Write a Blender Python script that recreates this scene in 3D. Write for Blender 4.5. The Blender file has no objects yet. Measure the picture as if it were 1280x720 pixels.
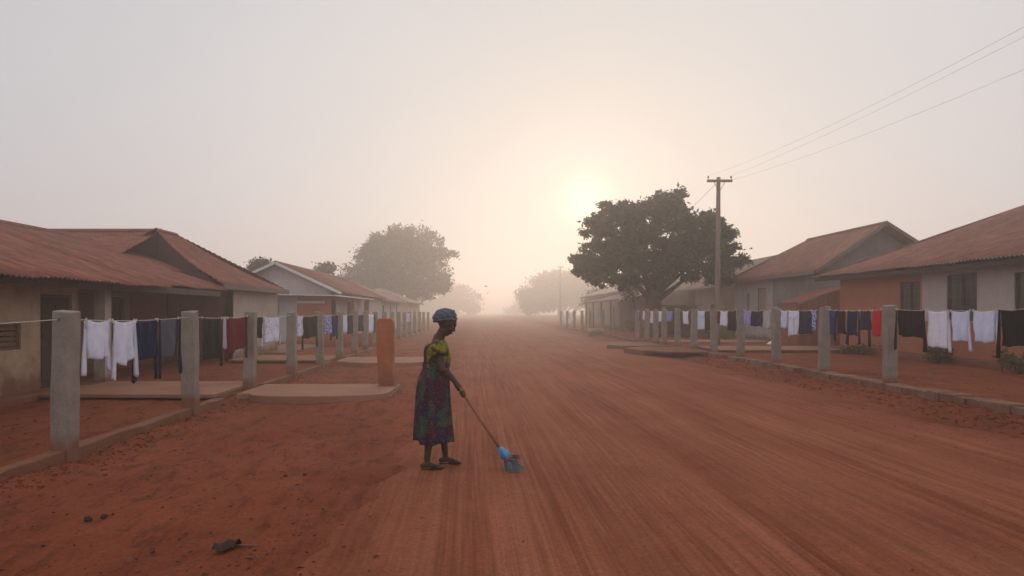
import bpy, bmesh, math, random
import numpy as np
from mathutils import Vector, Matrix
R = math.radians
F = 1280*24/36.0
HY = 390.0; VX = 600.0; CAMZ = 1.6
rnd = random.Random(7)
S = bpy.context.scene
C = S.collection

# ------------------------------------------------------------------ helpers
def wpos(p):
    v = Vector((0,0,0))
    while p is not None:
        v += p.location; p = p.parent
    return v
def tag(o, label=None, cat=None, group=None, kind=None):
    if label: o['label'] = label
    if cat: o['category'] = cat
    if group: o['group'] = group
    if kind: o['kind'] = kind
    return o
def thing(name, label, cat, loc=(0,0,0), group=None):
    o = bpy.data.objects.new(name, None); C.objects.link(o)
    o.empty_display_size = .2; o.location = loc
    return tag(o, label, cat, group)
class MB:
    def __init__(s): s.v=[]; s.f=[]
    def add(s, vs, fs):
        n=len(s.v); s.v += [tuple(v) for v in vs]; s.f += [tuple(i+n for i in f) for f in fs]; return s
    def box(s, x0,x1,y0,y1,z0,z1):
        return s.hexa([(x0,y0,z0),(x1,y0,z0),(x1,y1,z0),(x0,y1,z0),(x0,y0,z1),(x1,y0,z1),(x1,y1,z1),(x0,y1,z1)])
    def hexa(s, v):
        return s.add(v, [(3,2,1,0),(4,5,6,7),(0,1,5,4),(1,2,6,5),(2,3,7,6),(3,0,4,7)])
    def prism(s, pts, ext):
        n=len(pts); e=Vector(ext); a=[Vector(p) for p in pts]; b=[p+e for p in a]
        return s.add(a+b, [tuple(range(n))[::-1], tuple(range(n,2*n))]+[(i,(i+1)%n,n+(i+1)%n,n+i) for i in range(n)])
    def tube(s, pts, rad, seg=8, cap=True):
        pts=[Vector(p) for p in pts]; n=len(pts)
        if not hasattr(rad,'__len__'): rad=[rad]*n
        vs=[]; up=None
        for i,p in enumerate(pts):
            t=(pts[min(i+1,n-1)]-pts[max(i-1,0)]).normalized()
            if up is None: up = Vector((0,0,1)) if abs(t.z)<.9 else Vector((1,0,0))
            a=t.cross(up).normalized(); b=a.cross(t).normalized(); up=b
            for k in range(seg):
                w=2*math.pi*k/seg; vs.append(p+(a*math.cos(w)+b*math.sin(w))*rad[i])
        fs=[(i*seg+k, i*seg+(k+1)%seg, (i+1)*seg+(k+1)%seg, (i+1)*seg+k) for i in range(n-1) for k in range(seg)]
        if cap: fs += [tuple(range(seg))[::-1], tuple((n-1)*seg+k for k in range(seg))]
        return s.add(vs, fs)
    def ell(s, c, r, nu=14, nv=10, rot=None):
        c=Vector(c); vs=[]; fs=[]
        for j in range(nv+1):
            ph=math.pi*j/nv
            for i in range(nu):
                th=2*math.pi*i/nu
                q=Vector((math.sin(ph)*math.cos(th)*r[0], math.sin(ph)*math.sin(th)*r[1], math.cos(ph)*r[2]))
                if rot: q=rot@q
                vs.append(c+q)
        for j in range(nv):
            for i in range(nu):
                fs.append((j*nu+i,(j+1)*nu+i,(j+1)*nu+(i+1)%nu,j*nu+(i+1)%nu))
        return s.add(vs, fs)
    def cap(s, p0, r0, p1, r1, seg=12):
        p0=Vector(p0); p1=Vector(p1); d=(p1-p0); L=d.length; t=d/L if L>1e-6 else Vector((0,0,1))
        pts=[];rr=[]
        for k in range(5):
            w=math.pi/2*(k/4.0); pts.append(p0 - t*r0*math.cos(w)); rr.append(max(r0*math.sin(w),r0*.02))
        for k in range(5):
            w=math.pi/2*(k/4.0); pts.append(p1 + t*r1*math.sin(w)); rr.append(max(r1*math.cos(w),r1*.02))
        return s.tube(pts, rr, seg)
    def build(s, name, mat, parent=None, smooth=False, bevel=0, loc=None):
        base = wpos(parent) if parent else Vector(loc or (0,0,0))
        me=bpy.data.meshes.new(name)
        me.from_pydata([(v[0]-base.x, v[1]-base.y, v[2]-base.z) for v in s.v], [], s.f)
        me.materials.append(mat)
        if smooth: me.polygons.foreach_set('use_smooth',[True]*len(me.polygons))
        me.validate(); me.update()
        o=bpy.data.objects.new(name, me); C.objects.link(o)
        if parent: o.parent=parent
        elif loc: o.location=loc
        if bevel:
            m=o.modifiers.new('bevel','BEVEL'); m.width=bevel; m.segments=2; m.limit_method='ANGLE'
        return o
def box_part(name, mat, parent, *b, bevel=0):
    return MB().box(*b).build(name, mat, parent, bevel=bevel)

# numpy noise
def _h(ix,iy,seed):
    n=(ix*374761393+iy*668265263+seed*974711).astype(np.int64)&0x7fffffff
    n=((n^(n>>13))*1274126177)&0x7fffffff
    return ((n^(n>>16))&0xffff)/65535.0
def vnoise(x,y,seed=0):
    xi=np.floor(x).astype(np.int64); yi=np.floor(y).astype(np.int64)
    fx=x-xi; fy=y-yi; fx=fx*fx*(3-2*fx); fy=fy*fy*(3-2*fy)
    a=_h(xi,yi,seed); b=_h(xi+1,yi,seed); c=_h(xi,yi+1,seed); d=_h(xi+1,yi+1,seed)
    return (a*(1-fx)+b*fx)*(1-fy)+(c*(1-fx)+d*fx)*fy - .5
def fbm(x,y,seed=0,o=4):
    r=0;a=1.0;
    for i in range(o): r=r+a*vnoise(x*2**i+17*i,y*2**i-9*i,seed+i); a*=.5
    return r

# ------------------------------------------------------------------ materials
def newmat(name):
    m=bpy.data.materials.new(name); m.use_nodes=True; nt=m.node_tree
    return m, nt, nt.nodes, nt.links, nt.nodes['Principled BSDF']
def N(nt, t, **kw):
    n=nt.nodes.new(t)
    for k,v in kw.items(): setattr(n,k,v)
    return n
def noise(nt, vec, scale, detail=4, rough=.6, sc=None, dist=0):
    if sc is not None:
        mp=N(nt,'ShaderNodeMapping'); mp.inputs['Scale'].default_value=sc; nt.links.new(vec,mp.inputs['Vector']); vec=mp.outputs[0]
    n=N(nt,'ShaderNodeTexNoise'); n.inputs['Scale'].default_value=scale; n.inputs['Detail'].default_value=detail
    n.inputs['Roughness'].default_value=rough; n.inputs['Distortion'].default_value=dist
    nt.links.new(vec,n.inputs['Vector']); return n.outputs['Fac']
def ramp(nt, fac, stops, interp='LINEAR'):
    r=N(nt,'ShaderNodeValToRGB'); nt.links.new(fac,r.inputs[0]); cr=r.color_ramp; cr.interpolation=interp
    while len(cr.elements)<len(stops): cr.elements.new(.5)
    for e,(p,c) in zip(cr.elements,stops):
        e.position=p; e.color=(c if hasattr(c,'__len__') else (c,c,c))[:3]+(1,) if hasattr(c,'__len__') else (c,c,c,1)
    return r.outputs[0]
def mixc(nt, fac, a, b, mode='MIX'):
    n=N(nt,'ShaderNodeMix',data_type='RGBA',blend_type=mode)
    for i,x in ((0,fac),(6,a),(7,b)):
        if hasattr(x,'is_output'): nt.links.new(x,n.inputs[i])
        elif i==0: n.inputs[0].default_value=x
        else: n.inputs[i].default_value=tuple(x)+(1,)
    return n.outputs[2]
def mth(nt, op, a, b=0.0, clamp=False):
    n=N(nt,'ShaderNodeMath',operation=op,use_clamp=clamp)
    for i,x in ((0,a),(1,b)):
        if hasattr(x,'is_output'): nt.links.new(x,n.inputs[i])
        else: n.inputs[i].default_value=x
    return n.outputs[0]
def bump(nt, h, strength, dist, bsdf):
    b=N(nt,'ShaderNodeBump'); b.inputs['Strength'].default_value=strength; b.inputs['Distance'].default_value=dist
    nt.links.new(h,b.inputs['Height']); nt.links.new(b.outputs[0],bsdf.inputs['Normal'])
def pos(nt): return N(nt,'ShaderNodeNewGeometry').outputs['Position']
def zed(nt,p):
    s=N(nt,'ShaderNodeSeparateXYZ'); nt.links.new(p,s.inputs[0]); return s.outputs
SOIL=(.17,.058,.032)
def surf(name, c1, c2, scale=3, rough=.85, bmp=.3, bdist=.01, soil=None, sc=None, fine=40, spec=.2, streak=False):
    """two tone noisy surface; soil = height up to which red earth has splashed it"""
    m,nt,n,l,b=newmat(name); p=pos(nt)
    f=noise(nt,p,scale,5,.65,sc)
    col=mixc(nt, ramp(nt,f,[(.32,0.0),(.68,1.0)]), c1, c2)
    g=noise(nt,p,fine,3,.7)
    col=mixc(nt, .5, col, ramp(nt,g,[(.3,(.55,.55,.55)),(.7,(1.3,1.3,1.3))]),'MULTIPLY')
    if streak:
        st=noise(nt,p,1.0,4,.7,(3.5,3.5,.7))
        col=mixc(nt, mth(nt,'MULTIPLY',ramp(nt,st,[(.52,0.0),(.72,1.0)]),.38), col, tuple(x*.5 for x in c1))
    if soil:
        z=zed(nt,p)[2]
        w=noise(nt,p,2.3,4,.6)
        t=mth(nt,'SUBTRACT',mth(nt,'ADD',mth(nt,'MULTIPLY',w,soil*1.6),soil*.05),mth(nt,'SUBTRACT',z,.12))
        t=mth(nt,'DIVIDE',t,soil*.6,True)
        col=mixc(nt, mth(nt,'MULTIPLY',t,.85), col, SOIL)
    l.new(col,b.inputs['Base Color']); b.inputs['Roughness'].default_value=rough
    b.inputs['Specular IOR Level'].default_value=spec
    bump(nt, mth(nt,'ADD',f,mth(nt,'MULTIPLY',g,.4)), bmp, bdist, b)
    return m
def plain(name, c, rough=.7, spec=.3, metal=0):
    m,nt,n,l,b=newmat(name); p=pos(nt)
    g=noise(nt,p,25,4,.6)
    l.new(mixc(nt,.6,c,ramp(nt,g,[(.3,(.7,.7,.7)),(.7,(1.2,1.2,1.2))]),'MULTIPLY'),b.inputs['Base Color'])
    b.inputs['Roughness'].default_value=rough; b.inputs['Specular IOR Level'].default_value=spec; b.inputs['Metallic'].default_value=metal
    return m
M={}
M['conc']=surf('post concrete',(.19,.16,.135),(.27,.23,.195),5,.9,.5,.006,soil=.28,fine=70,streak=True)
M['slab']=surf('slab concrete',(.24,.11,.065),(.31,.155,.10),1.4,.9,.4,.01,fine=50)
M['kerbm']=surf('kerb concrete',(.15,.055,.031),(.20,.085,.05),2.5,.9,.5,.012,fine=45)
M['brickk']=surf('kerb blocks',(.135,.047,.027),(.25,.15,.105),1.7,.9,.6,.015,fine=50)
M['plA']=surf('cream plaster',(.33,.235,.155),(.47,.36,.25),1.6,.9,.3,.008,soil=.85,streak=True)
M['plB']=surf('pale plaster',(.34,.285,.235),(.42,.365,.31),2,.9,.3,.008,soil=.4,streak=True)
M['plW']=surf('lilac grey plaster',(.36,.315,.30),(.44,.39,.375),1.2,.9,.25,.008,soil=.3,streak=True)
M['plG']=surf('raw grey render',(.17,.15,.14),(.25,.225,.21),1.1,.95,.4,.01,soil=.4,streak=True)
M['blue']=surf('pale grey blue paint',(.34,.36,.38),(.42,.43,.45),1.5,.9,.2,.008,soil=.3)
M['terra']=surf('terracotta paint',(.29,.10,.052),(.36,.135,.072),1.3,.9,.25,.008,soil=.2)
M['maroon']=surf('maroon paint',(.16,.052,.042),(.21,.075,.06),1.5,.85,.2,.008)
M['orange']=surf('orange paint',(.30,.085,.032),(.37,.125,.052),2.5,.8,.3,.006,soil=.5,streak=True)
M['tan']=surf('brown render',(.24,.17,.12),(.32,.23,.17),1.2,.9,.3,.01,soil=.4)
def roofmat(name,c1,c2,c3):
    m,nt,n,l,b=newmat(name); p=pos(nt)
    f=noise(nt,p,.9,6,.7); f2=noise(nt,p,2.2,5,.7,(1,6,1)); 
    col=mixc(nt,ramp(nt,f,[(.35,0.0),(.65,1.0)]),c1,c2)
    col=mixc(nt,mth(nt,'MULTIPLY',ramp(nt,f2,[(.45,0.0),(.7,1.0)]),.7),col,c3)
    # each sheet weathered a little differently
    xyz=zed(nt,p); cid=mth(nt,'FLOOR',mth(nt,'DIVIDE',xyz[1],.82)); wn=N(nt,'ShaderNodeTexWhiteNoise',noise_dimensions='1D'); nt.links.new(cid,wn.inputs['W'])
    col=mixc(nt,.55,col,ramp(nt,wn.outputs['Value'],[(0,(.72,.72,.72)),(1,(1.2,1.2,1.2))]),'MULTIPLY')
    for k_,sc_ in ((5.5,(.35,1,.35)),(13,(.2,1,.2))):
        lines=noise(nt,p,k_,3,.7,sc_); col=mixc(nt,.75,col,ramp(nt,lines,[(.36,(.62,.60,.58)),(.62,(1.28,1.26,1.24))]),'MULTIPLY')  # streaks up the slope paint in corrugation light and shade, with some dirt
    l.new(col,b.inputs['Base Color']); b.inputs['Roughness'].default_value=.75; b.inputs['Specular IOR Level'].default_value=.25
    bump(nt,noise(nt,p,18,4,.7),.25,.004,b); return m
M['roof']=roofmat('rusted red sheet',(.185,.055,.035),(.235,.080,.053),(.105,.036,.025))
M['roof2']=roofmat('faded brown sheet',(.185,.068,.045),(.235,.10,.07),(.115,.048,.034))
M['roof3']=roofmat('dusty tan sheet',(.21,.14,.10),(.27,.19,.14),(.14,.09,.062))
M['white_metal']=plain('white painted sheet',(.52,.50,.49),.5)
M['fascia']=plain('weathered fascia board',(.13,.095,.075),.85)
M['darkwood']=surf('dark wood',(.045,.03,.024),(.075,.05,.038),3,.8,.4,.005,sc=(8,8,1))
M['midwood']=surf('brown wood',(.11,.065,.04),(.16,.095,.06),3,.8,.4,.005,sc=(8,8,1))
M['gableshade']=surf('red brown gable in painted shade',(.075,.036,.029),(.10,.05,.04),3,.85,.4,.005,sc=(6,6,1))  # dark base colour paints in the shade on the camera-facing gable
M['louvre']=surf('ochre louvre wood',(.13,.085,.045),(.19,.12,.065),4,.7,.4,.004,sc=(1,1,8))
M['steel']=plain('dark painted steel',(.05,.04,.035),.6,.4)
M['glass']=plain('dusty window glass',(.05,.045,.042),.25,.5)
M['rust']=surf('rust sheet wall',(.20,.07,.045),(.27,.10,.065),2,.85,.3,.006)
M['rope']=plain('pale clothes rope',(.45,.40,.34),.8)
M['wire']=plain('weathered wire',(.10,.10,.10),.6)
M['polew']=surf('grey pole timber',(.16,.125,.10),(.23,.18,.145),3,.9,.4,.01,sc=(6,6,.6))
M['ceramic']=plain('insulator ceramic',(.16,.12,.10),.4)
M['bark']=surf('bark',(.07,.05,.035),(.12,.085,.06),3,.95,.8,.04,sc=(4,4,1))
M['peg']=plain('pale wooden peg',(.55,.47,.38),.7)
def leafmat(name,c1,c2):
    m,nt,n,l,b=newmat(name); p=pos(nt)
    f=noise(nt,p,.8,3,.6); g=noise(nt,p,9,2,.6)
    col=mixc(nt,ramp(nt,mth(nt,'ADD',mth(nt,'MULTIPLY',f,.6),mth(nt,'MULTIPLY',g,.4)),[(.38,0.0),(.62,1.0)]),c1,c2)
    l.new(col,b.inputs['Base Color']); b.inputs['Roughness'].default_value=.6; b.inputs['Specular IOR Level'].default_value=.3
    tr=N(nt,'ShaderNodeBsdfTranslucent'); l.new(col,tr.inputs[0]); mx=N(nt,'ShaderNodeMixShader'); mx.inputs[0].default_value=.25
    l.new(b.outputs[0],mx.inputs[1]); l.new(tr.outputs[0],mx.inputs[2]); l.new(mx.outputs[0],nt.nodes['Material Output'].inputs[0])
    return m
M['leaf']=leafmat('mango leaves',(.035,.045,.016),(.075,.085,.030))
M['leaf2']=leafmat('dusty leaves',(.05,.05,.024),(.09,.085,.04))
M['leafy']=leafmat('yellow green leaves',(.10,.12,.02),(.20,.20,.04))
M['leafs']=leafmat('shrub leaves',(.04,.045,.02),(.09,.09,.035))
def cloth(name,c,c2=None,scale=14,tr=.2,stops=(.45,.55)):
    m,nt,n,l,b=newmat(name); p=pos(nt)
    g=noise(nt,p,scale,3,.6)
    if c2: col=mixc(nt,ramp(nt,g,[(stops[0],0.0),(stops[1],1.0)]),c,c2)
    else: col=mixc(nt,.5,c,ramp(nt,g,[(.3,(.86,.86,.86)),(.7,(1.1,1.1,1.1))]),'MULTIPLY')
    w=noise(nt,p,600,2,.5)
    l.new(col,b.inputs['Base Color']); b.inputs['Roughness'].default_value=.9; b.inputs['Specular IOR Level'].default_value=.1
    bump(nt,mth(nt,'ADD',w,mth(nt,'MULTIPLY',noise(nt,p,30,3,.6),1.5)),.25,.004,b)
    t=N(nt,'ShaderNodeBsdfTranslucent'); l.new(col,t.inputs[0]); mx=N(nt,'ShaderNodeMixShader'); mx.inputs[0].default_value=tr
    l.new(b.outputs[0],mx.inputs[1]); l.new(t.outputs[0],mx.inputs[2]); l.new(mx.outputs[0],nt.nodes['Material Output'].inputs[0])
    return m
CL={'white':cloth('white cotton',(.84,.85,.95),tr=.45),'white2':cloth('bluish white cotton',(.76,.80,.94),tr=.45),
 'cream':cloth('greyish white cotton',(.55,.52,.50),tr=.3),
 'navy':cloth('navy cotton',(.014,.022,.07)),'navy2':cloth('faded navy cotton',(.03,.035,.075)),'slate':cloth('slate grey cotton',(.10,.10,.135)),
 'black':cloth('black cotton',(.012,.011,.012)),'charcoal':cloth('charcoal cotton',(.022,.020,.020)),'maroon':cloth('dark red cotton',(.16,.014,.022)),
 'red':cloth('bright red cotton',(.60,.012,.03)),'blue':cloth('blue cotton',(.03,.05,.20)),'lilac':cloth('lilac print cotton',(.50,.45,.75),(.22,.20,.55),30),
 'bluewhite':cloth('blue and white print cotton',(.55,.6,.8),(.05,.08,.30),22),'whitedark':cloth('white print cotton',(.75,.76,.88),(.28,.3,.45),18,stops=(.56,.62)),
 'lightblue':cloth('light blue cotton',(.30,.36,.62),tr=.3),'brown':cloth('brown cotton',(.07,.035,.03))}

# ------------------------------------------------------------------ ground
def dirt(name, road):
    m,nt,n,l,b=newmat(name); p=pos(nt)
    big=noise(nt,p,.35,5,.6); mid=noise(nt,p,2.2,6,.7); fine=noise(nt,p,28,5,.75); grit=noise(nt,p,130,3,.7)
    patch=noise(nt,p,.9,5,.7,(1.3,.3,1))
    A=(.215,.058,.026); B=(.285,.088,.043); D=(.35,.133,.075)
    col=mixc(nt,ramp(nt,big,[(.35,0.0),(.65,1.0)]),A,B)
    col=mixc(nt,mth(nt,'MULTIPLY',ramp(nt,mid,[(.42,0.0),(.70,1.0)]),.55),col,B)
    if road:
        # wheel and grader streaks run along the street and wander a little
        wv=noise(nt,p,.06,2,.5)
        cb=N(nt,'ShaderNodeCombineXYZ'); xyz=zed(nt,p)
        l.new(mth(nt,'ADD',mth(nt,'ADD',xyz[0],mth(nt,'MULTIPLY',wv,.45)),mth(nt,'MULTIPLY',xyz[1],.012)),cb.inputs[0])
        l.new(mth(nt,'MULTIPLY',xyz[1],.013),cb.inputs[1])
        wn_=mth(nt,'MULTIPLY',noise(nt,p,.8,4,.7),2.4)
        ml=mth(nt,'DIVIDE',mth(nt,'ADD',mth(nt,'ADD',xyz[0],wn_),.55),1.5,True); mr=mth(nt,'DIVIDE',mth(nt,'SUBTRACT',mth(nt,'ADD',8.0,mth(nt,'MULTIPLY',wn_,-.8)),xyz[0]),1.2,True); mk=mth(nt,'MULTIPLY',ml,mr)
        s1=noise(nt,cb.outputs[0],2.6,5,.75); s2=noise(nt,cb.outputs[0],9,4,.75); s3=noise(nt,cb.outputs[0],24,2,.7)
        st=mth(nt,'ADD',mth(nt,'MULTIPLY',s1,.6),mth(nt,'MULTIPLY',s2,.4))
        col=mixc(nt,mth(nt,'MULTIPLY',mth(nt,'MULTIPLY',ramp(nt,st,[(.40,0.0),(.66,1.0)]),.6),mk),col,(.38,.152,.088))
        gate=ramp(nt,noise(nt,p,.55,3,.6,(1,.35,1)),[(.38,.25),(.62,1.0)])
        col=mixc(nt,mth(nt,'MULTIPLY',mth(nt,'MULTIPLY',mk,gate),.75),col,ramp(nt,s3,[(.36,(.66,.62,.60)),(.62,(1.30,1.34,1.37))]),'MULTIPLY')
        col=mixc(nt,mth(nt,'MULTIPLY',mth(nt,'MULTIPLY',ramp(nt,st,[(.36,1.0),(.47,0.0)]),.45),mk),col,(.165,.045,.022))
    rough_=noise(nt,p,3.2,7,.75,(1.6,.55,1)); rk=mth(nt,'MULTIPLY',ramp(nt,rough_,[(.50,0.0),(.62,1.0)]),.75)
    if road: rk=mth(nt,'MULTIPLY',rk,mth(nt,'SUBTRACT',1.0,mk))
    col=mixc(nt,rk,col,(.13,.040,.021))  # dark drawn-out patches paint shadow into the ruts and rough earth
    # dark damp crumbs and small litter
    sp=ramp(nt,noise(nt,p,9,4,.8),[(.64,0.0),(.72,1.0)])
    col=mixc(nt,mth(nt,'MULTIPLY',sp,.3 if road else .65),col,(.07,.026,.016))
    col=mixc(nt,.7,col,ramp(nt,fine,[(.3,(.66,.66,.66)),(.7,(1.3,1.3,1.3))]),'MULTIPLY')
    col=mixc(nt,.45,col,ramp(nt,patch,[(.35,(.72,.68,.66)),(.65,(1.22,1.24,1.26))]),'MULTIPLY')
    col=mixc(nt,.6,col,ramp(nt,grit,[(.35,(.62,.60,.60)),(.65,(1.3,1.3,1.3))]),'MULTIPLY')
    col=mixc(nt,1.0,col,(.86,.85,.85) if road else (.80,.73,.69),'MULTIPLY')
    l.new(col,b.inputs['Base Color']); b.inputs['Roughness'].default_value=.95; b.inputs['Specular IOR Level'].default_value=.08
    h=mth(nt,'ADD',mth(nt,'MULTIPLY',fine,.8),mth(nt,'MULTIPLY',grit,.3))
    h=mth(nt,'ADD',h,mth(nt,'MULTIPLY',mid,1.2))
    h=mth(nt,'ADD',h,mth(nt,'MULTIPLY',rough_,2.2 if not road else .6))
    if road: h=mth(nt,'ADD',h,mth(nt,'ADD',mth(nt,'MULTIPLY',st,1.4),mth(nt,'MULTIPLY',s3,.5)))
    bump(nt,h,.75,.022,b)
    return m
M['dirt']=dirt('red laterite earth',False); M['road']=dirt('graded laterite road',True)
def axis(core0, core1, step, lo, hi, g=1.08):
    a=list(np.arange(core0,core1,step)); s=step; x=core0
    while x>lo: s*=g; x-=s; a.insert(0,max(x,lo))
    s=step; x=a[-1]
    while x<hi: s*=g; x+=s; a.append(min(x,hi))
    return np.array(a)
def yaxis(lo=-60,hi=900,g=.0085):
    a=[2.2]
    while a[-1]<hi: a.append(a[-1]+max(.025,a[-1]*g))
    a[-1]=hi; b=list(np.linspace(lo,1.9,24)); return np.array(b+a)
def sstep(x,a,b):
    t=np.clip((x-a)/(b-a),0,1); return t*t*(3-2*t)
def ground_h(X,Y):
    near=np.exp(-np.maximum(Y-2,0)/60)
    r=fbm(X*.5,Y*.5,3,4)*.05 + fbm(X*2.2,Y*2.2,11,4)*.045 + np.abs(fbm(X*5,Y*5,21,4))*.04
    ridge=np.abs(fbm(X*1.1+3,Y*.8,31,4))*.05
    berm=np.exp(-((X+1.55-.25*np.sin(Y*.3))/.35)**2)*.03
    h=r+ridge*.7+berm
    h=h-.03*(sstep(X,-2.0,-.9)*(1-sstep(X,6.9,7.5)))
    h=h*(1-.75*sstep(X,-.9,-.3)*(1-sstep(X,6.7,7.2)))-.03*sstep(X,-1.0,-.2)*(1-sstep(X,6.8,7.3))
    yard=.075*(1-sstep(X,-4.62,-4.42)) + .165*sstep(X,8.12,8.3)
    yl=sstep(np.abs(X-1.9),6.3,6.6)
    h=h*(1-.55*yl)+yard
    foot=np.exp(-((X-7.75)/.28)**2)*.07+np.exp(-((X+4.2)/.25)**2)*.035
    return h+foot*(.7+1.2*vnoise(X*3,Y*1.5,5))
def road_h(X,Y):
    w=X+.15*vnoise(X*0+Y*.09,Y*0,41)+.015*Y*0
    tr=vnoise(w*4.5,Y*.12,51)*.020+vnoise(w*11,Y*.25,52)*.012+vnoise(w*24,Y*.6,53)*.010
    r=fbm(X*3,Y*3,61,4)*.010+fbm(X*.6,Y*.4,62,3)*.02
    e=fbm(X*0+Y*.7,X*1.3,71,4)
    edge=(1-sstep(X,-1.35+e*.7,-.6+e*.7))+sstep(X,6.6+e*.7,7.3+e*.7)
    return .012+tr+r-.11*edge
def sheet(name,xs,ys,fn,mat):
    X,Y=np.meshgrid(xs,ys); Z=fn(X,Y); n=len(xs); k=len(ys)
    co=np.stack([X.ravel(),Y.ravel(),Z.ravel()],1).astype(np.float32)
    i=np.arange((n-1)*(k-1)); r=i//(n-1); c=i%(n-1); a=r*n+c
    fa=np.stack([a,a+1,a+1+n,a+n],1).astype(np.int32)
    return npmesh(name,co,fa,mat,True)
def npmesh(name,co,fa,mat,smooth=False,parent=None):
    me=bpy.data.meshes.new(name); nv=len(co); nf=len(fa); q=fa.shape[1]
    me.vertices.add(nv); me.vertices.foreach_set('co',co.astype(np.float32).ravel())
    me.loops.add(nf*q); me.loops.foreach_set('vertex_index',fa.astype(np.int32).ravel())
    me.polygons.add(nf); me.polygons.foreach_set('loop_start',np.arange(0,nf*q,q,dtype=np.int32))
    me.polygons.foreach_set('loop_total',np.full(nf,q,np.int32))
    if smooth: me.polygons.foreach_set('use_smooth',np.ones(nf,bool))
    me.materials.append(mat); me.update(calc_edges=True); me.validate()
    o=bpy.data.objects.new(name,me); C.objects.link(o)
    if parent: o.parent=parent
    return o
ys=yaxis()
tag(sheet('ground',axis(-10,14,.07,-400,400),ys,ground_h,M['dirt']),kind='structure')
tag(sheet('road',axis(-1.9,8.0,.035,-1.95,8.05),ys,road_h,M['road']),kind='structure')

# clods and pebbles
def clods(name,pts,mat):
    base=np.array([(1,0,0),(-1,0,0),(0,1,0),(0,-1,0),(0,0,1),(0,0,-1)],float)
    fc=np.array([(0,2,4),(2,1,4),(1,3,4),(3,0,4),(2,0,5),(1,2,5),(3,1,5),(0,3,5)])
    rs=np.random.RandomState(5); V=[];Fc=[]
    for k,(x,y,z,s) in enumerate(pts):
        j=base*(s*rs.uniform(.55,1.3,(6,1))); j[:,2]*=.6; a=rs.uniform(0,6.28)
        q=j.copy(); q[:,0]=j[:,0]*math.cos(a)-j[:,1]*math.sin(a); q[:,1]=j[:,0]*math.sin(a)+j[:,1]*math.cos(a)
        V.append(q+np.array([x,y,z])); Fc.append(fc+6*k)
    return npmesh(name,np.concatenate(V),np.concatenate(Fc),mat)
rs=np.random.RandomState(3); P=[]
def scat(n,xc,xs_,y0,y1,s0,s1):
    x=rs.normal(xc,xs_,n); y=y0*(y1/y0)**rs.uniform(0,1,n); sz=s0*(s1/s0)**(rs.uniform(0,1,n)**2.2)
    hg=np.maximum(ground_h(x,y),road_h(x,y))
    for a in zip(x,y,hg+sz*.15,sz): P.append(a)
scat(1500,-3.0,1.0,3,30,.004,.018); scat(2200,-4.15,.18,5,26,.008,.035); scat(1500,-1.6,.5,3,25,.004,.018)
scat(3200,7.55,.33,8,34,.010,.045); scat(900,6.6,.7,6,30,.006,.02); scat(1600,3,2.6,3,14,.003,.009); scat(1200,-6.2,.9,7,25,.006,.03); scat(1000,10,1.2,11,30,.008,.03)
tag(clods('gravel',P,M['dirt']),kind='stuff')
def litter(name,n,mat,seed):
    r=np.random.RandomState(seed); V=[];Fc=[]
    for k in range(n):
        if r.rand()<.6: x=r.normal(-2.6,1.1); y=3.2*(22/3.2)**r.rand()
        elif r.rand()<.6: x=r.normal(7.4,.4); y=9*(28/9)**r.rand()
        else: x=r.normal(-4.1,.2); y=5*(20/5)**r.rand()
        z=float(max(ground_h(np.array([x]),np.array([y]))[0],road_h(np.array([x]),np.array([y]))[0]))+.006
        L=r.uniform(.012,.034); W=L*r.uniform(.2,.5); a=r.uniform(0,6.28); c,s=math.cos(a),math.sin(a)
        q=[(-L,0,.002),(0,-W,r.uniform(.004,.014)),(L,0,.003),(0,W,r.uniform(.002,.012))]
        for (u,v,h) in q: V.append((x+u*c-v*s,y+u*s+v*c,z+h))
        Fc.append([4*k,4*k+1,4*k+2,4*k+3])
    return npmesh(name,np.array(V),np.array(Fc),mat)
tag(litter('fallen_leaves',420,plain('dry leaf litter',(.16,.085,.05),.9,.1),8),kind='stuff')
tag(litter('fallen_leaves',260,plain('dark leaf litter',(.045,.025,.018),.9,.1),9),kind='stuff')
M['darkstone']=plain('dark stone',(.05,.028,.022),.9,.1)

# ------------------------------------------------------------------ left kerb, right kerb, slabs
def rough_box(mb,x0,x1,y0,y1,z0,z1,j=.01,n=1):
    r=lambda: rnd.uniform(-j,j)
    ysn=[y0+(y1-y0)*i/n for i in range(n+1)]
    vs=[]
    for y in ysn: vs += [(x0+r(),y,z0),(x1+r(),y,z0),(x1+r(),y,z1+r()),(x0+r(),y,z1+r())]
    fs=[(3,2,1,0),tuple(4*n+k for k in range(4))]
    for i in range(n):
        for k in range(4):
            a=i*4+k; b=i*4+(k+1)%4; fs.append((a,b,b+4,a+4))
    mb.add(vs,fs)
LX=-4.45; RX=8.2
kb=MB()
for y0,y1 in ((3.2,11.70),(13.95,20.1),(22.6,60)):
    rough_box(kb,LX-.08,LX+.075,y0,y1,-.1,.135,.012,max(2,int((y1-y0)/.35)))
tag(kb.build('kerb',M['kerbm'],bevel=.012),kind='structure')
kb=MB(); y=5.0
while y<23.6:
    L=rnd.uniform(.24,.42); L=min(L,23.6-y)
    if L<.1: break
    for c in range(2):
        if rnd.random()<.10 and c==1: continue
        w=rnd.uniform(-.025,.02); off=(.16 if c else 0)
        rough_box(kb,7.93+w+.02*c,8.33,y+off+.008,y+off+L-.008,-.12+.155*c,.045+.15*c+rnd.uniform(-.012,.008),.012,2)
    y+=L
tag(kb.build('brick_kerb',M['brickk'],bevel=.012),kind='structure')
kb=MB(); rough_box(kb,8.05,8.33,24.9,28.2,-.1,.19,.02,10); rough_box(kb,8.05,8.33,33.5,72,-.1,.18,.02,70)
tag(kb.build('kerb',M['kerbm'],bevel=.012),kind='structure')

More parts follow.
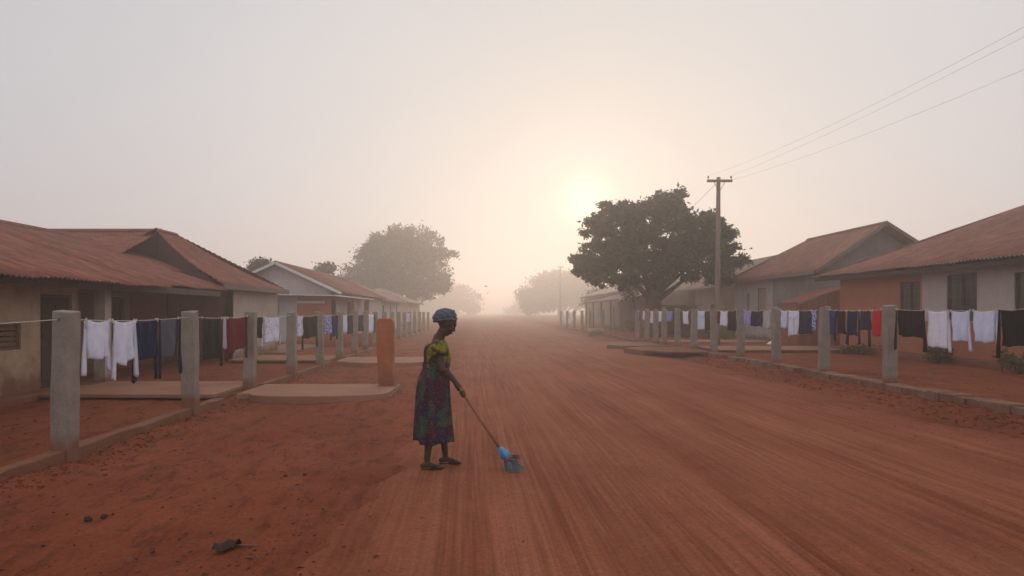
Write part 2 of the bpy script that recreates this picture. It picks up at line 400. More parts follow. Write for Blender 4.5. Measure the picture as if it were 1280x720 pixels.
def slab(pts,z0,z1,name='driveway_slab',mat='slab'):
    o=MB().prism([(x,y,z0) for x,y in pts],(0,0,z1-z0)).build(name,M[mat],bevel=.015); return tag(o,kind='structure')
def arc(cx,cy,rx,ry,a0,a1,n=10): return [(cx+rx*math.cos(R(a0+(a1-a0)*i/n)),cy+ry*math.sin(R(a0+(a1-a0)*i/n))) for i in range(n+1)]
slab([(-4.36,13.85),(-4.36,12.2)]+arc(-3.4,12.3,.75,.45,180,270,6)+[(-2.7,11.85),(-2.15,12.02)]+arc(-2.08,12.5,.42,.45,275,355,6)+[(-1.62,13.85)],-.1,.14)
slab([(-4.54,13.9),(-7.55,13.9),(-7.55,11.72),(-4.54,11.66)],.125,.195,'yard_slab'); slab([(-4.56,13.85),(-7.5,13.85),(-7.5,12.0),(-4.56,11.95)],-.05,.123,'yard_slab')
slab([(-4.36,22.5),(-4.36,20.6),(-3.4,19.9),(-1.9,20.0),(-1.3,20.9),(-1.5,22.5)],-.1,.12)
slab([(-4.54,22.5),(-7.5,22.5),(-7.5,20.3),(-4.54,20.3)],.12,.18,'yard_slab'); slab([(-4.56,22.4),(-7.4,22.4),(-7.4,20.6),(-4.56,20.6)],-.05,.118,'yard_slab')
slab([(6.5,23.75),(8.02,23.75),(8.02,24.88),(6.1,24.88)],.15,.215,mat='kerbm'); slab([(5.95,24.9),(8.0,24.9),(8.0,27.6),(6.4,27.6),(5.6,26.6)],-.1,.20,mat='kerbm')
slab([(5.5,29.6),(6.3,28.9),(8.0,28.9),(8.0,32.8),(6.2,32.8)],-.1,.17,mat='kerbm')
slab([(8.4,24.0),(13.0,24.0),(13.0,26.6),(8.4,26.6)],.215,.28,'yard_slab'); slab([(8.5,24.3),(13.0,24.3),(13.0,26.5),(8.5,26.5)],-.05,.213,'yard_slab')
slab([(8.4,31.0),(13.5,31.0),(13.5,33.4),(8.4,33.4)],-.05,.25,'yard_slab')
slab([(13.05,9.0),(13.6,9.0),(13.6,25.9),(13.05,25.9)],0,.33,'verandah_step','kerbm')
slab([(-7.6,5.0),(-8.2,5.0),(-8.2,13.85),(-7.6,13.85)],0,.19,'verandah_step','kerbm')
slab([(-7.0,24.5),(-9,24.5),(-9,31),(-7.0,31)],0,.16,'verandah_step','slab')

# ------------------------------------------------------------------ buildings
def wall_part(name,mat,parent,axis_,c,a0,a1,z0,z1,th,ops=()):
    """wall running along axis_ with its outer face at c; th is signed towards the inside; ops = (a0,a1,z0,z1) openings"""
    As=sorted({a0,a1,*[o[0] for o in ops],*[o[1] for o in ops]}); Zs=sorted({z0,z1,*[o[2] for o in ops],*[o[3] for o in ops]})
    As=[a for a in As if a0<=a<=a1]; Zs=[z for z in Zs if z0<=z<=z1]
    solid=lambda i,j: 0<=i<len(As)-1 and 0<=j<len(Zs)-1 and not any(o[0]<=(As[i]+As[i+1])/2<=o[1] and o[2]<=(Zs[j]+Zs[j+1])/2<=o[3] for o in ops)
    P_=lambda a,d,z:(c+d,a,z) if axis_=='Y' else (a,c+d,z)
    mb=MB()
    for i in range(len(As)-1):
        for j in range(len(Zs)-1):
            if not solid(i,j): continue
            A,B,zl,zh=As[i],As[i+1],Zs[j],Zs[j+1]
            q=lambda *p: mb.add([P_(*x) for x in p],[(0,1,2,3)])
            q((A,0,zl),(B,0,zl),(B,0,zh),(A,0,zh)); q((A,th,zl),(A,th,zh),(B,th,zh),(B,th,zl))
            if not solid(i-1,j): q((A,0,zl),(A,0,zh),(A,th,zh),(A,th,zl))
            if not solid(i+1,j): q((B,0,zl),(B,th,zl),(B,th,zh),(B,0,zh))
            if not solid(i,j-1): q((A,0,zl),(A,th,zl),(B,th,zl),(B,0,zl))
            if not solid(i,j+1): q((A,0,zh),(B,0,zh),(B,th,zh),(A,th,zh))
    o=mb.build(name,M[mat],parent)
    m=o.modifiers.new('weld','WELD'); m.merge_threshold=.001
    return o
def panel_box(mb,axis_,c,d0,d1,a0,a1,z0,z1):
    if axis_=='Y': mb.box(min(c+d0,c+d1),max(c+d0,c+d1),a0,a1,z0,z1)
    else: mb.box(a0,a1,min(c+d0,c+d1),max(c+d0,c+d1),z0,z1)
    return mb
def window(parent,axis_,c,th,a0,a1,z0,z1,style='grille'):
    s=1 if th>0 else -1
    f=MB(); w=.05
    panel_box(f,axis_,c,.03*s,.11*s,a0,a0+w,z0,z1); panel_box(f,axis_,c,.03*s,.11*s,a1-w,a1,z0,z1)
    panel_box(f,axis_,c,.03*s,.11*s,a0+w,a1-w,z0,z0+w); panel_box(f,axis_,c,.03*s,.11*s,a0+w,a1-w,z1-w,z1)
    if style=='grille': panel_box(f,axis_,c,.035*s,.10*s,(a0+a1)/2-.02,(a0+a1)/2+.02,z0+w,z1-w)
    fr=f.build('window',M['darkwood'] if style!='louvre' else M['midwood'],parent)
    if style=='louvre':
        m=MB(); n=int((z1-z0-.1)/.075)
        for k in range(n):
            zc=z0+.055+(k+.5)*(z1-z0-.11)/n; d=[.045*s,.085*s]
            if axis_=='Y': m.hexa([(c+d[0],a0+w,zc-.035),(c+d[1],a0+w,zc+.02),(c+d[1],a1-w,zc+.02),(c+d[0],a1-w,zc-.035),(c+d[0],a0+w,zc-.023),(c+d[1],a0+w,zc+.032),(c+d[1],a1-w,zc+.032),(c+d[0],a1-w,zc-.023)])
            else: m.hexa([(a0+w,c+d[0],zc-.035),(a1-w,c+d[0],zc-.035),(a1-w,c+d[1],zc+.02),(a0+w,c+d[1],zc+.02),(a0+w,c+d[0],zc-.023),(a1-w,c+d[0],zc-.023),(a1-w,c+d[1],zc+.032),(a0+w,c+d[1],zc+.032)])
        m.build('louvre',M['louvre'],fr)
    elif style=='shutter':
        m=MB(); panel_box(m,axis_,c,.05*s,.08*s,a0+w,a1-w,z0+w,z1-w)
        for k in range(5): zc=z0+w+(k+.5)*(z1-z0-2*w)/5; panel_box(m,axis_,c,.04*s,.05*s,a0+w,a1-w,zc-.02,zc+.02)
        m.build('shutter',M['tan'],fr)
    else:
        panel_box(MB(),axis_,c,.075*s,.085*s,a0+w,a1-w,z0+w,z1-w).build('pane',M['glass'],fr)
        cu=MB(); n=26 # hanging curtain behind the pane
        for i in range(n):
            t0=a0+w+(a1-a0-2*w)*.45*i/n; t1=a0+w+(a1-a0-2*w)*.45*(i+1)/n; e=.02*math.sin(i*1.3)
            panel_box(cu,axis_,c,(.12+e)*s,(.135+e)*s,t0,t1,z0+w,z1-w)
        cu.build('curtain',M['tan'],fr)
        g=MB(); n=max(3,int((a1-a0)/.13))
        for k in range(1,n):
            a=a0+w+(a1-a0-2*w)*k/n
            p=(c+.012*s,a) if axis_=='Y' else (a,c+.012*s); g.tube([(p[0],p[1],z0+.01),(p[0],p[1],z1-.01)],.008,6)
        for k in (1,2,3):
            z=z0+(z1-z0)*k/4
            pts=[(c+.012*s,a0+.01,z),(c+.012*s,a1-.01,z)] if axis_=='Y' else [(a0+.01,c+.012*s,z),(a1-.01,c+.012*s,z)]
            g.tube(pts,.007,6)
        g.build('grille',M['steel'],fr)
    return fr
def door(parent,axis_,c,th,a0,a1,z0,z1,mat='darkwood'):
    s=1 if th>0 else -1; w=.06
    f=MB(); panel_box(f,axis_,c,.03*s,.12*s,a0,a0+w,z0,z1); panel_box(f,axis_,c,.03*s,.12*s,a1-w,a1,z0,z1); panel_box(f,axis_,c,.03*s,.12*s,a0+w,a1-w,z1-w,z1)
    d=MB(); panel_box(d,axis_,c,.07*s,.105*s,a0+w,a1-w,z0+.01,z1-w)
    for za,zb in ((z0+.15,z0+(z1-z0)*.45),(z0+(z1-z0)*.52,z1-.2)):
        for q in range(2):
            x0=a0+w+.07+q*(a1-a0-2*w)/2; x1=x0+(a1-a0-2*w)/2-.14
            panel_box(d,axis_,c,.058*s,.07*s,x0,x1,za,zb)
    do=d.build('door',M[mat],parent,bevel=.004)
    f.build('door_frame',M['midwood'],do)
    hy=a0+w+.09; hp=(c+.03*s,hy) if axis_=='Y' else (hy,c+.03*s)
    MB().ell((hp[0],hp[1],z0+1.0),(.025,.025,.025),8,6).build('handle',M['steel'],do,True)
def roof_sheet(parent,A,B,U,mat='roof',hip0=0,hip1=0,pitch=.125,amp=.019,name='roof_sheet',wav=True,sag=0):
    """corrugated sheet: eave from A to B, slope vector U, hips cut back hip0/hip1 metres along the eave"""
    A=Vector(A);B=Vector(B);U=Vector(U); E=B-A; L=E.length; e=E/L; n=e.cross(U).normalized()
    if n.z<0: n=-n
    per=4 if wav else 1; nc=max(2,int(L/pitch*per)) if wav else max(2,int(L/.4)); nr=6
    vs=[];fs=[]
    for i in range(nc+1):
        s=L*i/nc; t=1.0
        if hip0>0: t=min(t,s/hip0)
        if hip1>0: t=min(t,(L-s)/hip1)
        if hip0<0: t=min(t,1.0)
        w=amp*math.sin(2*math.pi*s/pitch) if wav else 0
        jit=.012*math.sin(s*1.7)+.01*math.sin(s*4.1+1)
        for r in range(nr+1):
            k=t*r/nr
            p=A+e*s+U*k+n*(w+jit*(1-k)-sag*math.sin(math.pi*k))
            vs.append(p)
    for i in range(nc):
        for r in range(nr):
            a=i*(nr+1)+r; fs.append((a,a+nr+1,a+nr+2,a+1))
    mb=MB(); mb.add(vs,fs); o=mb.build(name,M[mat],parent,smooth=True)
    m=o.modifiers.new('solid','SOLIDIFY'); m.thickness=.006; m.offset=-1
    return o
def beam(parent,a,b,w,h,mat='fascia',name='fascia'):
    a=Vector(a);b=Vector(b); d=(b-a).normalized(); side=d.cross(Vector((0,0,1))).normalized()*(w/2); up=side.cross(d).normalized()*(h/2)
    v=[a-side-up,b-side-up,b+side-up,a+side-up,a-side+up,b-side+up,b+side+up,a+side+up]
    return MB().hexa(v).build(name,M[mat],parent)
def ridge_cap(parent,a,b,mat,r=.10):
    a=Vector(a);b=Vector(b); d=(b-a).normalized(); sd=d.cross(Vector((0,0,1))).normalized()
    pr=[(-r,-.055),(-r*.4,.0),(0,.03),(r*.4,0),(r,-.055),(r*.4,-.02),(0,.01),(-r*.4,-.02)]
    return MB().prism([a+sd*x+Vector((0,0,z+.03)) for x,z in pr],b-a).build('ridge_cap',M[mat],parent)

G=.17
# --- near left house with the verandah
H=thing('house','low cream house with ochre louvred window and dark door behind the nearest left posts','house',(-9.5,12,.1))
wall_part('wall','plA',H,'Y',-8.0,4.0,13.6,.0,2.45,-.2,[(9.7,11.9,.95,1.42),(12.42,13.38,.17,1.93)])
window(H,'Y',-8.0,-.2,9.7,11.9,.95,1.42,'louvre'); door(H,'Y',-8.0,-.2,12.42,13.38,.17,1.93)
wall_part('wall','tan',H,'X',13.6,-9.7,-8.2,.0,2.6,-.2)
wall_part('wall','tan',H,'Y',-9.7,13.6,18.9,.0,2.9,-.2,[(17.75,18.6,.17,2.0)])
door(H,'Y',-9.7,-.2,17.75,18.6,.17,2.0,'midwood')
wall_part('wall','tan',H,'Y',-16.5,4.0,18.9,0,2.3,.2); wall_part('wall','tan',H,'X',4.0,-16.3,-8.2,0,2.45,.2); wall_part('wall','tan',H,'X',18.9,-16.3,-9.9,0,2.4,-.2)
MB().box(-7.86,-7.62,13.88,14.12,.10,2.28).build('pillar',M['plB'],H,bevel=.01)
MB().prism([(-16.6,18.8,2.38),(-9.8,18.8,2.9),(-12,18.8,3.72)],(0,-.15,0)).build('gable',M['tan'],H)
roof_sheet(H,(-7.2,15.0,2.22),(-7.2,19.8,2.22),(-4.85,0,1.64)); roof_sheet(H,(-8.9,19.8,2.795),(-8.9,22.9,2.795),(-3.15,0,1.065))
roof_sheet(H,(-7.0,3.6,2.16),(-7.0,15.55,2.16),(-5.05,0,1.72),sag=.02)
roof_sheet(H,(-16.9,3.6,2.2),(-16.9,22.9,2.2),(4.85,0,1.64),sag=.05)
ridge_cap(H,(-12.02,3.6,3.86),(-12.02,22.9,3.86),'roof')
beam(H,(-7.25,3.6,2.10),(-7.25,19.0,2.10),.06,.14,'darkwood')
for yy in np.arange(4.2,19,1.15): beam(H,(-7.22,yy,2.08),(-9.6,yy,2.86),.05,.10,'darkwood','rafter')
# --- hip roofed house behind it
H=thing('house','house with pale plaster wall and pointed red hip roof behind the cream house','house',(-9.8,23,.1))
wall_part('wall','plB',H,'Y',-7.7,21.1,26.0,0,2.55,-.2)
wall_part('wall','maroon',H,'X',21.1,-9.7,-7.7,0,2.6,.2,[(-9.35,-8.55,.17,2.0)]); door(H,'X',21.1,.2,-9.35,-8.55,.17,2.0,'maroon')
wall_part('wall','maroon',H,'Y',-9.72,18.95,21.1,0,2.9,-.2)
wall_part('wall','plB',H,'X',26.0,-12,-7.9,0,2.4,-.2); wall_part('wall','plB',H,'Y',-12,21.3,25.8,0,2.4,.2)
MB().prism([(-10.2,21.62,2.3),(-7.55,19.82,2.3),(-8.8,20.66,3.10),(-10.2,21.62,4.10)],(0,.1,0)).build('gable',M['gableshade'],H)
MB().prism([(-12.9,21.62,2.3),(-10.21,21.62,2.3),(-10.21,21.62,4.10),(-12.9,21.62,2.84)],(0,.1,0)).build('gable',M['gableshade'],H)
roof_sheet(H,(-7.4,19.6,2.42),(-7.4,26.4,2.42),(-2.8,0,1.78),hip0=1.9,hip1=3.4,sag=.13)
roof_sheet(H,(-13.0,21.5,2.85),(-13.0,26.4,2.42),(2.8,0,1.38),hip1=3.4)
roof_sheet(H,(-13.0,26.4,2.42),(-7.4,26.4,2.42),(0,-3.4,1.78),hip0=2.8,hip1=2.8)
ridge_cap(H,(-10.22,21.5,4.2),(-10.22,23.0,4.2),'roof'); beam(H,(-7.4,19.7,2.36),(-7.4,26.4,2.36),.05,.16)
roof_sheet(H,(-18,18.6,2.9),(-10.3,18.6,2.9),(0,3.5,1.33)); roof_sheet(H,(-18,25.5,2.9),(-10.5,25.5,2.9),(0,-3.4,1.33)); ridge_cap(H,(-18,22.1,4.24),(-10.3,22.1,4.24),'roof')
wall_part('wall','tan',H,'X',19.4,-17.6,-12,0,3.0,.2)
# --- gabled house with white canopy
H=thing('house','pale gabled house with flat white edged canopy behind the left laundry','house',(-9.4,38,.1))
wall_part('wall','plW',H,'X',32,-12.3,-6.8,0,2.55,.2,[(-8.9,-8.0,1.2,2.0)]); window(H,'X',32,.2,-8.9,-8.0,1.2,2.0)
wall_part('wall','plW',H,'Y',-6.8,32,47,0,2.55,-.2,[(35,36,1.1,2.1),(40,41,.17,2.2)]); window(H,'Y',-6.8,-.2,35,36,1.1,2.1); door(H,'Y',-6.8,-.2,40,41,.17,2.2)
wall_part('wall','plW',H,'Y',-12.3,32.2,47,0,2.5,.2); wall_part('wall','plW',H,'X',47,-12.1,-7,0,2.5,-.2)
MB().prism([(-12.35,32,2.55),(-6.75,32,2.55),(-9.5,32,3.86)],(0,.2,0)).build('gable',M['plW'],H)
roof_sheet(H,(-6.45,31.6,2.50),(-6.45,47.4,2.50),(-3.05,0,1.42),'roof2'); roof_sheet(H,(-12.6,31.6,2.50),(-12.6,47.4,2.50),(3.1,0,1.42),'roof2')
ridge_cap(H,(-9.5,31.6,3.93),(-9.5,47.4,3.93),'roof2')
beam(H,(-6.42,31.58,2.46),(-9.5,31.58,3.88),.04,.12,'white_metal'); beam(H,(-12.6,31.58,2.46),(-9.5,31.58,3.88),.04,.12,'white_metal')
MB().hexa([(-9.9,29.9,2.36),(-6.3,29.9,2.30),(-6.0,38.8,2.28),(-9.9,38.8,2.36),(-9.9,29.9,2.40),(-6.3,29.9,2.35),(-6.0,38.8,2.33),(-9.9,38.8,2.40)]).build('canopy',M['white_metal'],H)
wall_part('wall','terra',H,'X',30.6,-8.2,-7.3,0,2.22,.15); wall_part('wall','blue',H,'X',30.6,-9.0,-8.2,0,2.28,.15); MB().box(-8.2,-6.95,30.50,30.58,1.98,2.09).build('beam',M['white_metal'],H)
wall_part('wall','terra',H,'X',30.61,-7.3,-6.7,0,2.22,.15)
for yy in (34.0,38.4): box_part('pillar',M['terra'],H,-6.45,-6.25,yy-.1,yy+.1,.05,2.28)
# low orange wall
H=tag(MB().box(-6.9,-4.72,29.7,29.86,.0,.66).build('low_wall',M['orange'],loc=(-5.8,29.8,0),bevel=.02),'low orange painted yard wall behind the left fence posts','wall')
# far left houses
def farhouse(name,label,x,side,y0,y1,depth,ze,zr,wallm,roofm,hip=0,ops=3,ov=.5):
    """side = +1: house lies to the right of x (faces the street with its -X side)"""
    h=thing(name,label,'house',(x+side*depth/2,(y0+y1)/2,.1))
    xe=x-side*ov; xr=x+side*depth/2; xb=x+side*(depth+ov)
    oo=[]; n=ops; 
    for k in range(n):
        a=y0+(y1-y0)*(k+.5)/n; oo.append((a-.45,a+.45,.15 if k==1 else 1.1,2.1))
    wall_part('wall',wallm,h,'Y',x,y0,y1,0,ze+.1,.2*side,oo)
    for k,o in enumerate(oo):
        (door if k==1 else window)(h,'Y',x,.2*side,*o)
    ym=y0 
    xa,xc=sorted((x+.2*side,x+side*depth-.2*side))
    wall_part('wall',wallm,h,'X',y0+.01,xa,xc,0,ze,.2,[((xa+xc)/2-.5,(xa+xc)/2+.5,1.1,2.0)]); window(h,'X',y0+.01,.2,(xa+xc)/2-.5,(xa+xc)/2+.5,1.1,2.0)
    wall_part('wall',wallm,h,'X',y1-.01,xa,xc,0,ze,-.2); wall_part('wall',wallm,h,'Y',x+side*depth,y0,y1,0,ze,-.2*side)
    roof_sheet(h,(xe,y0-.5,ze),(xe,y1+.5,ze),(xr-xe,0,zr-ze),roofm,hip0=max(hip,0) if hip>0 and name!='g' else 0,hip1=hip,wav=y0<45,pitch=.16,amp=.016)
    roof_sheet(h,(xb,y0-.5,ze),(xb,y1+.5,ze),(xr-xb,0,zr-ze),roofm,hip0=hip,hip1=hip,wav=False)
    if hip:
        roof_sheet(h,(xe,y0-.5,ze),(xb,y0-.5,ze),(0,hip,zr-ze),roofm,hip0=abs(xr-xe),hip1=abs(xr-xe),wav=False)
        roof_sheet(h,(xe,y1+.5,ze),(xb,y1+.5,ze),(0,-hip,zr-ze),roofm,hip0=abs(xr-xe),hip1=abs(xr-xe),wav=False)
    else:
        for yy in (y0+.05,y1-.2): MB().prism([(x,yy,ze),(x+side*depth,yy,ze),(xr,yy,zr-.08)],(0,.15,0)).build('gable',M[wallm],h)
    ridge_cap(h,(xr,y0-.5+hip,zr),(xr,y1+.5-hip,zr),roofm); beam(h,(xe,y0-.5,ze-.05),(xe,y1+.5,ze-.05),.05,.14)
    return h
farhouse('house','long low house under a dusty roof beside the misty left tree',-7.3,-1,49.5,62,6.5,2.5,4.0,'plW','roof2',hip=3)
farhouse('house','farthest left house nearly lost in the mist behind the tree',-7.6,-1,72,86,7,2.6,4.2,'plA','roof3',hip=3)

# --- right side: near terracotta and grey house
H=thing('house','nearest right house, terracotta and pale grey walls with barred windows, rusty roof','house',(20,16,.17))
W=[(20.95,21.95,1.35,2.55),(18.55,19.75,1.35,2.68),(16.1,17.25,1.35,2.6),(12,13.2,1.35,2.6)]
Y0=20.85
wall_part('wall','terra',H,'Y',13.5,Y0,25.6,0,3.0,.22,[W[0]]); wall_part('wall','plW',H,'Y',13.503,7.0,Y0,1.32,3.0,.22,W[1:]); wall_part('wall','terra',H,'Y',13.495,7.0,Y0,0,1.318,.22)
for w in W: window(H,'Y',13.5,.22,*w)
wall_part('wall','terra',H,'X',25.6,13.72,27.2,0,3.0,-.2); wall_part('wall','plW',H,'X',7.0,13.72,27.2,0,3.0,.2); wall_part('wall','plW',H,'Y',27.4,7.0,25.6,0,3.0,-.2)
roof_sheet(H,(12.85,5.5,2.93),(12.85,26.5,2.93),(7.55,0,2.72),'roof2',hip1=1.2,sag=.10,pitch=.14,amp=.018)
roof_sheet(H,(27.95,5.5,2.93),(27.95,26.5,2.93),(-7.55,0,2.72),'roof2',hip1=1.2)
roof_sheet(H,(12.85,26.5,2.93),(27.95,26.5,2.93),(0,-1.2,2.72),'roof2',hip0=7.55,hip1=7.55,wav=False)
roof_sheet(H,(12.83,5.5,2.945),(12.83,26.5,2.945),(.05,0,.018),'fascia',name='eave_flashing',pitch=.14,amp=.022)
ridge_cap(H,(20.4,5.5,5.66),(20.4,25.3,5.66),'roof2')
beam(H,(12.98,5.6,2.83),(12.98,26.4,2.83),.05,.12,'darkwood'); MB().box(13.0,13.49,5.6,26.3,2.865,2.885).build('soffit',M['midwood'],H)
# rust red tin shed
H=thing('shed','rust red sheet shed between the grey house and the terracotta house','shed',(14,28.5,.17))
m=MB(); 
for k in range(20):
    x=13.0+k*.1; m.prism([(x,28.0,.1),(x+.05,27.97,.1),(x+.1,28.0,.1),(x+.1,28.03,.1),(x,28.03,.1)],(0,0,1.8+.035*k))
m.build('wall',M['rust'],H); MB().box(13.0,13.04,28.04,29.8,.1,2.0).build('wall',M['rust'],H); MB().box(14.96,15,28.04,29.8,.1,2.0).build('wall',M['rust'],H)
roof_sheet(H,(12.98,27.95,1.93),(12.98,30.0,1.93),(2.05,0,.70),'roof')
# grey gabled house
H=thing('house','tall grey rendered gable house with brown roof right of the utility pole','house',(17.6,35,.17))
wall_part('wall','plW',H,'Y',15,35.0,40.2,0,3.5,.22,[(35.8,36.9,1.6,2.87),(38.0,38.35,1.5,2.6)]); window(H,'Y',15,.22,35.8,36.9,1.6,2.87,'shutter')
window(H,'Y',15,.22,38.0,38.35,1.5,2.6,'shutter')
wall_part('wall','plG',H,'Y',15.02,30.2,35.0,0,3.5,.2); wall_part('wall','plG',H,'X',30.2,15.22,20.4,0,3.45,.2)
wall_part('wall','plG',H,'Y',20.6,30.2,40.2,0,3.4,-.2); wall_part('wall','plG',H,'X',40.2,15.22,20.4,0,3.4,-.2)
MB().prism([(15.0,30.2,3.42),(20.5,30.2,3.42),(17.7,30.2,5.25)],(0,.2,0)).build('gable',M['plG'],H)
roof_sheet(H,(14.5,29.5,3.38),(14.5,40.7,3.38),(3.1,0,2.1),'roof2',hip1=4.0,pitch=.16,amp=.018,sag=.05); roof_sheet(H,(20.9,29.5,3.38),(20.9,40.7,3.38),(-3.3,0,2.1),'roof2',hip1=4.0)
roof_sheet(H,(14.5,40.7,3.38),(20.9,40.7,3.38),(0,-4,2.1),'roof2',hip0=3.1,hip1=3.3,wav=False)
ridge_cap(H,(17.6,29.5,5.49),(17.6,36.7,5.49),'roof2'); beam(H,(14.5,29.6,3.32),(14.5,40.7,3.32),.05,.14)
beam(H,(14.5,29.47,3.34),(17.6,29.47,5.44),.04,.14,'fascia','bargeboard'); beam(H,(20.9,29.47,3.34),(17.6,29.47,5.44),.04,.14,'fascia','bargeboard')
# brown house behind pole
H=farhouse('house','brown house behind the utility pole and the big tree',15.2,1,42.5,55,6.6,3.15,5.1,'tan','roof3',hip=0)
# canopied house beyond tree
H=farhouse('house','long tan roofed house with sloping porch left of the big tree',12.9,1,55,84,6,3.4,4.9,'tan','roof3',hip=5,ops=4,ov=.5)
roof_sheet(H,(9.8,48,2.5),(9.8,64,2.5),(3.0,0,.75),'roof3',name='porch_roof',pitch=.16,amp=.016,sag=.08)
beam(H,(9.78,47.95,2.46),(12.8,47.95,3.2),.05,.13,'white_metal'); beam(H,(9.75,48,2.45),(9.75,64,2.45),.05,.12,'fascia')
for yy in (48.3,52,56,60,63.8): box_part('porch_post',M['midwood'],H,9.9,10.02,yy-.06,yy+.06,.1,2.45)
wall_part('wall','tan',H,'Y',12.3,48.4,55.0,0,2.9,.2,[(50,51,1.1,2.1)]); window(H,'Y',12.3,.2,50,51,1.1,2.1); wall_part('wall','tan',H,'X',48.4,12.5,16,0,3.0,.2); 
# plank wall by the tree and a concrete block
H=thing('shed','low dark plank lean to beside the trunk of the big tree','shed',(10.5,41,.17))
m=MB()
for k in range(9): m.box(11.4+k*.22,11.6+k*.22,42.0,42.04,.1,1.9+.02*(k%3))
m.build('plank_wall',M['midwood'],H); box_part('roof',M['roof3'],H,11.2,13.6,41.7,44,1.98,2.02)
for y_,x_ in ((44.8,7.15),):
    H=thing('culvert_block','pale concrete block at the foot of a post left of the big tree','block',(x_,y_,.1))
    MB().hexa([(x_,y_,-.05),(x_+1.05,y_,-.05),(x_+1.05,y_+.6,-.05),(x_,y_+.6,-.05),(x_,y_,.5),(x_+1.05,y_,.5),(x_+1.05,y_+.6,.5),(x_,y_+.6,.5)]).build('block',M['plB'],H,bevel=.03)
    MB().box(x_+.18,x_+.85,y_-.02,y_,.08,.32).build('recess',M['tan'],H)

# ------------------------------------------------------------------ fence posts
ORD='nearest second third fourth fifth sixth seventh eighth ninth tenth eleventh twelfth thirteenth fourteenth fifteenth sixteenth seventeenth eighteenth nineteenth twentieth'.split()+['twenty-first','twenty-second','twenty-third']
def post(x,y,z0,z1,w,label,group,seed):
    r=random.Random(seed); t=thing('fence_post',label,'post',(x,y,z0),group)
    jj=lambda a:r.uniform(-a,a)
    mb=MB(); n=8; h=w/2; vs=[]; lx=jj(.028); ly=jj(.028)
    for i in range(n+1):
        k=i/n; z=z0-.15+(z1-z0+.15)*k; e=h*(1.03-.05*k)
        for sx,sy in ((-1,-1),(1,-1),(1,1),(-1,1)): vs.append((x+sx*e+lx*k+jj(.007),y+sy*e+ly*k+jj(.007),z+(jj(.022) if i==n else 0)))
    fs=[(3,2,1,0),tuple(4*n+k for k in range(4))]
    for i in range(n):
        for k in range(4):
            a=i*4+k;b=i*4+(k+1)%4; fs.append((a,b,b+4,a+4))
    mb.add(vs,fs); mb.build('shaft',M['conc'],t,bevel=.012)
    if y<32:
        m=MB(); zr=z1-.085; pts=[(x+lx+math.cos(w_)*.0,y-h-.004-.012*(1-math.cos(w_)),zr+.014*math.sin(w_)) for w_ in np.linspace(0,6.28,9)]
        m.tube(pts,.0035,5,False); m.build('wire_tie',M['steel'],t)
    return t
LP=[7.30,10.50,13.16,16.15,19.0,21.6,24.2,26.5,29.1,31.8,34.5,37.3,40.2,43.3,46.6,50.2,54,58.5]
RP=[10.05,13.64,16.3,18.9,21.5,23.9,26.2,28.3,30.4,31.8,33.5,35.6,45.7,50.9,54.8,59.3,64,69]
LH=[1.605]+[1.60]*19
for i,y in enumerate(LP):
    post(LX,y,.05,1.60+rnd.uniform(-.012,.015),.20,f'{ORD[i]} square concrete post from the camera in the left laundry fence','concrete fence posts',i)
for i,y in enumerate(RP):
    if i==0: lab='concrete post just past the right edge of the laundry fence'
    else: lab=f'{ORD[i-1]} square concrete post from the camera in the right laundry fence'
    post(RX,y,.16,1.725+rnd.uniform(-.012,.012),.20,lab,'concrete fence posts',50+i)

# ropes
def sagz(side,y):
    P_=LP if side<0 else RP; z=1.525 if side<0 else 1.655
    P_=[3.6]+P_ if side<0 else [6.0]+P_
    for a,b in zip(P_,P_[1:]):
        if a<=y<=b: t=(y-a)/(b-a); return z-(.035 if side<0 else .03)*4*t*(1-t)*(b-a)/3.0
    return z
for sd,x in ((-1,LX),(1,RX)):
    P_=LP if sd<0 else RP; pts=[]; lo=3.6 if sd<0 else 6.0
    ay=[lo]+P_
    for a,b in zip(ay,ay[1:]): pts += [(x+.0,a+(b-a)*k/8,sagz(sd,a+(b-a)*k/8)) for k in range(8)]
    pts.append((x,P_[-1],sagz(sd,P_[-1])))
    o=MB().tube(pts,.006,6).build('clothesline',M['rope'],loc=(x,10,1.5),smooth=True)
    tag(o,'pale rope strung post to post along the '+('left' if sd<0 else 'right')+' fence, laundry on it','clothesline')
post(LX,3.6,.05,1.60,.2,'concrete post beside the camera before the left fence row','concrete fence posts',99)

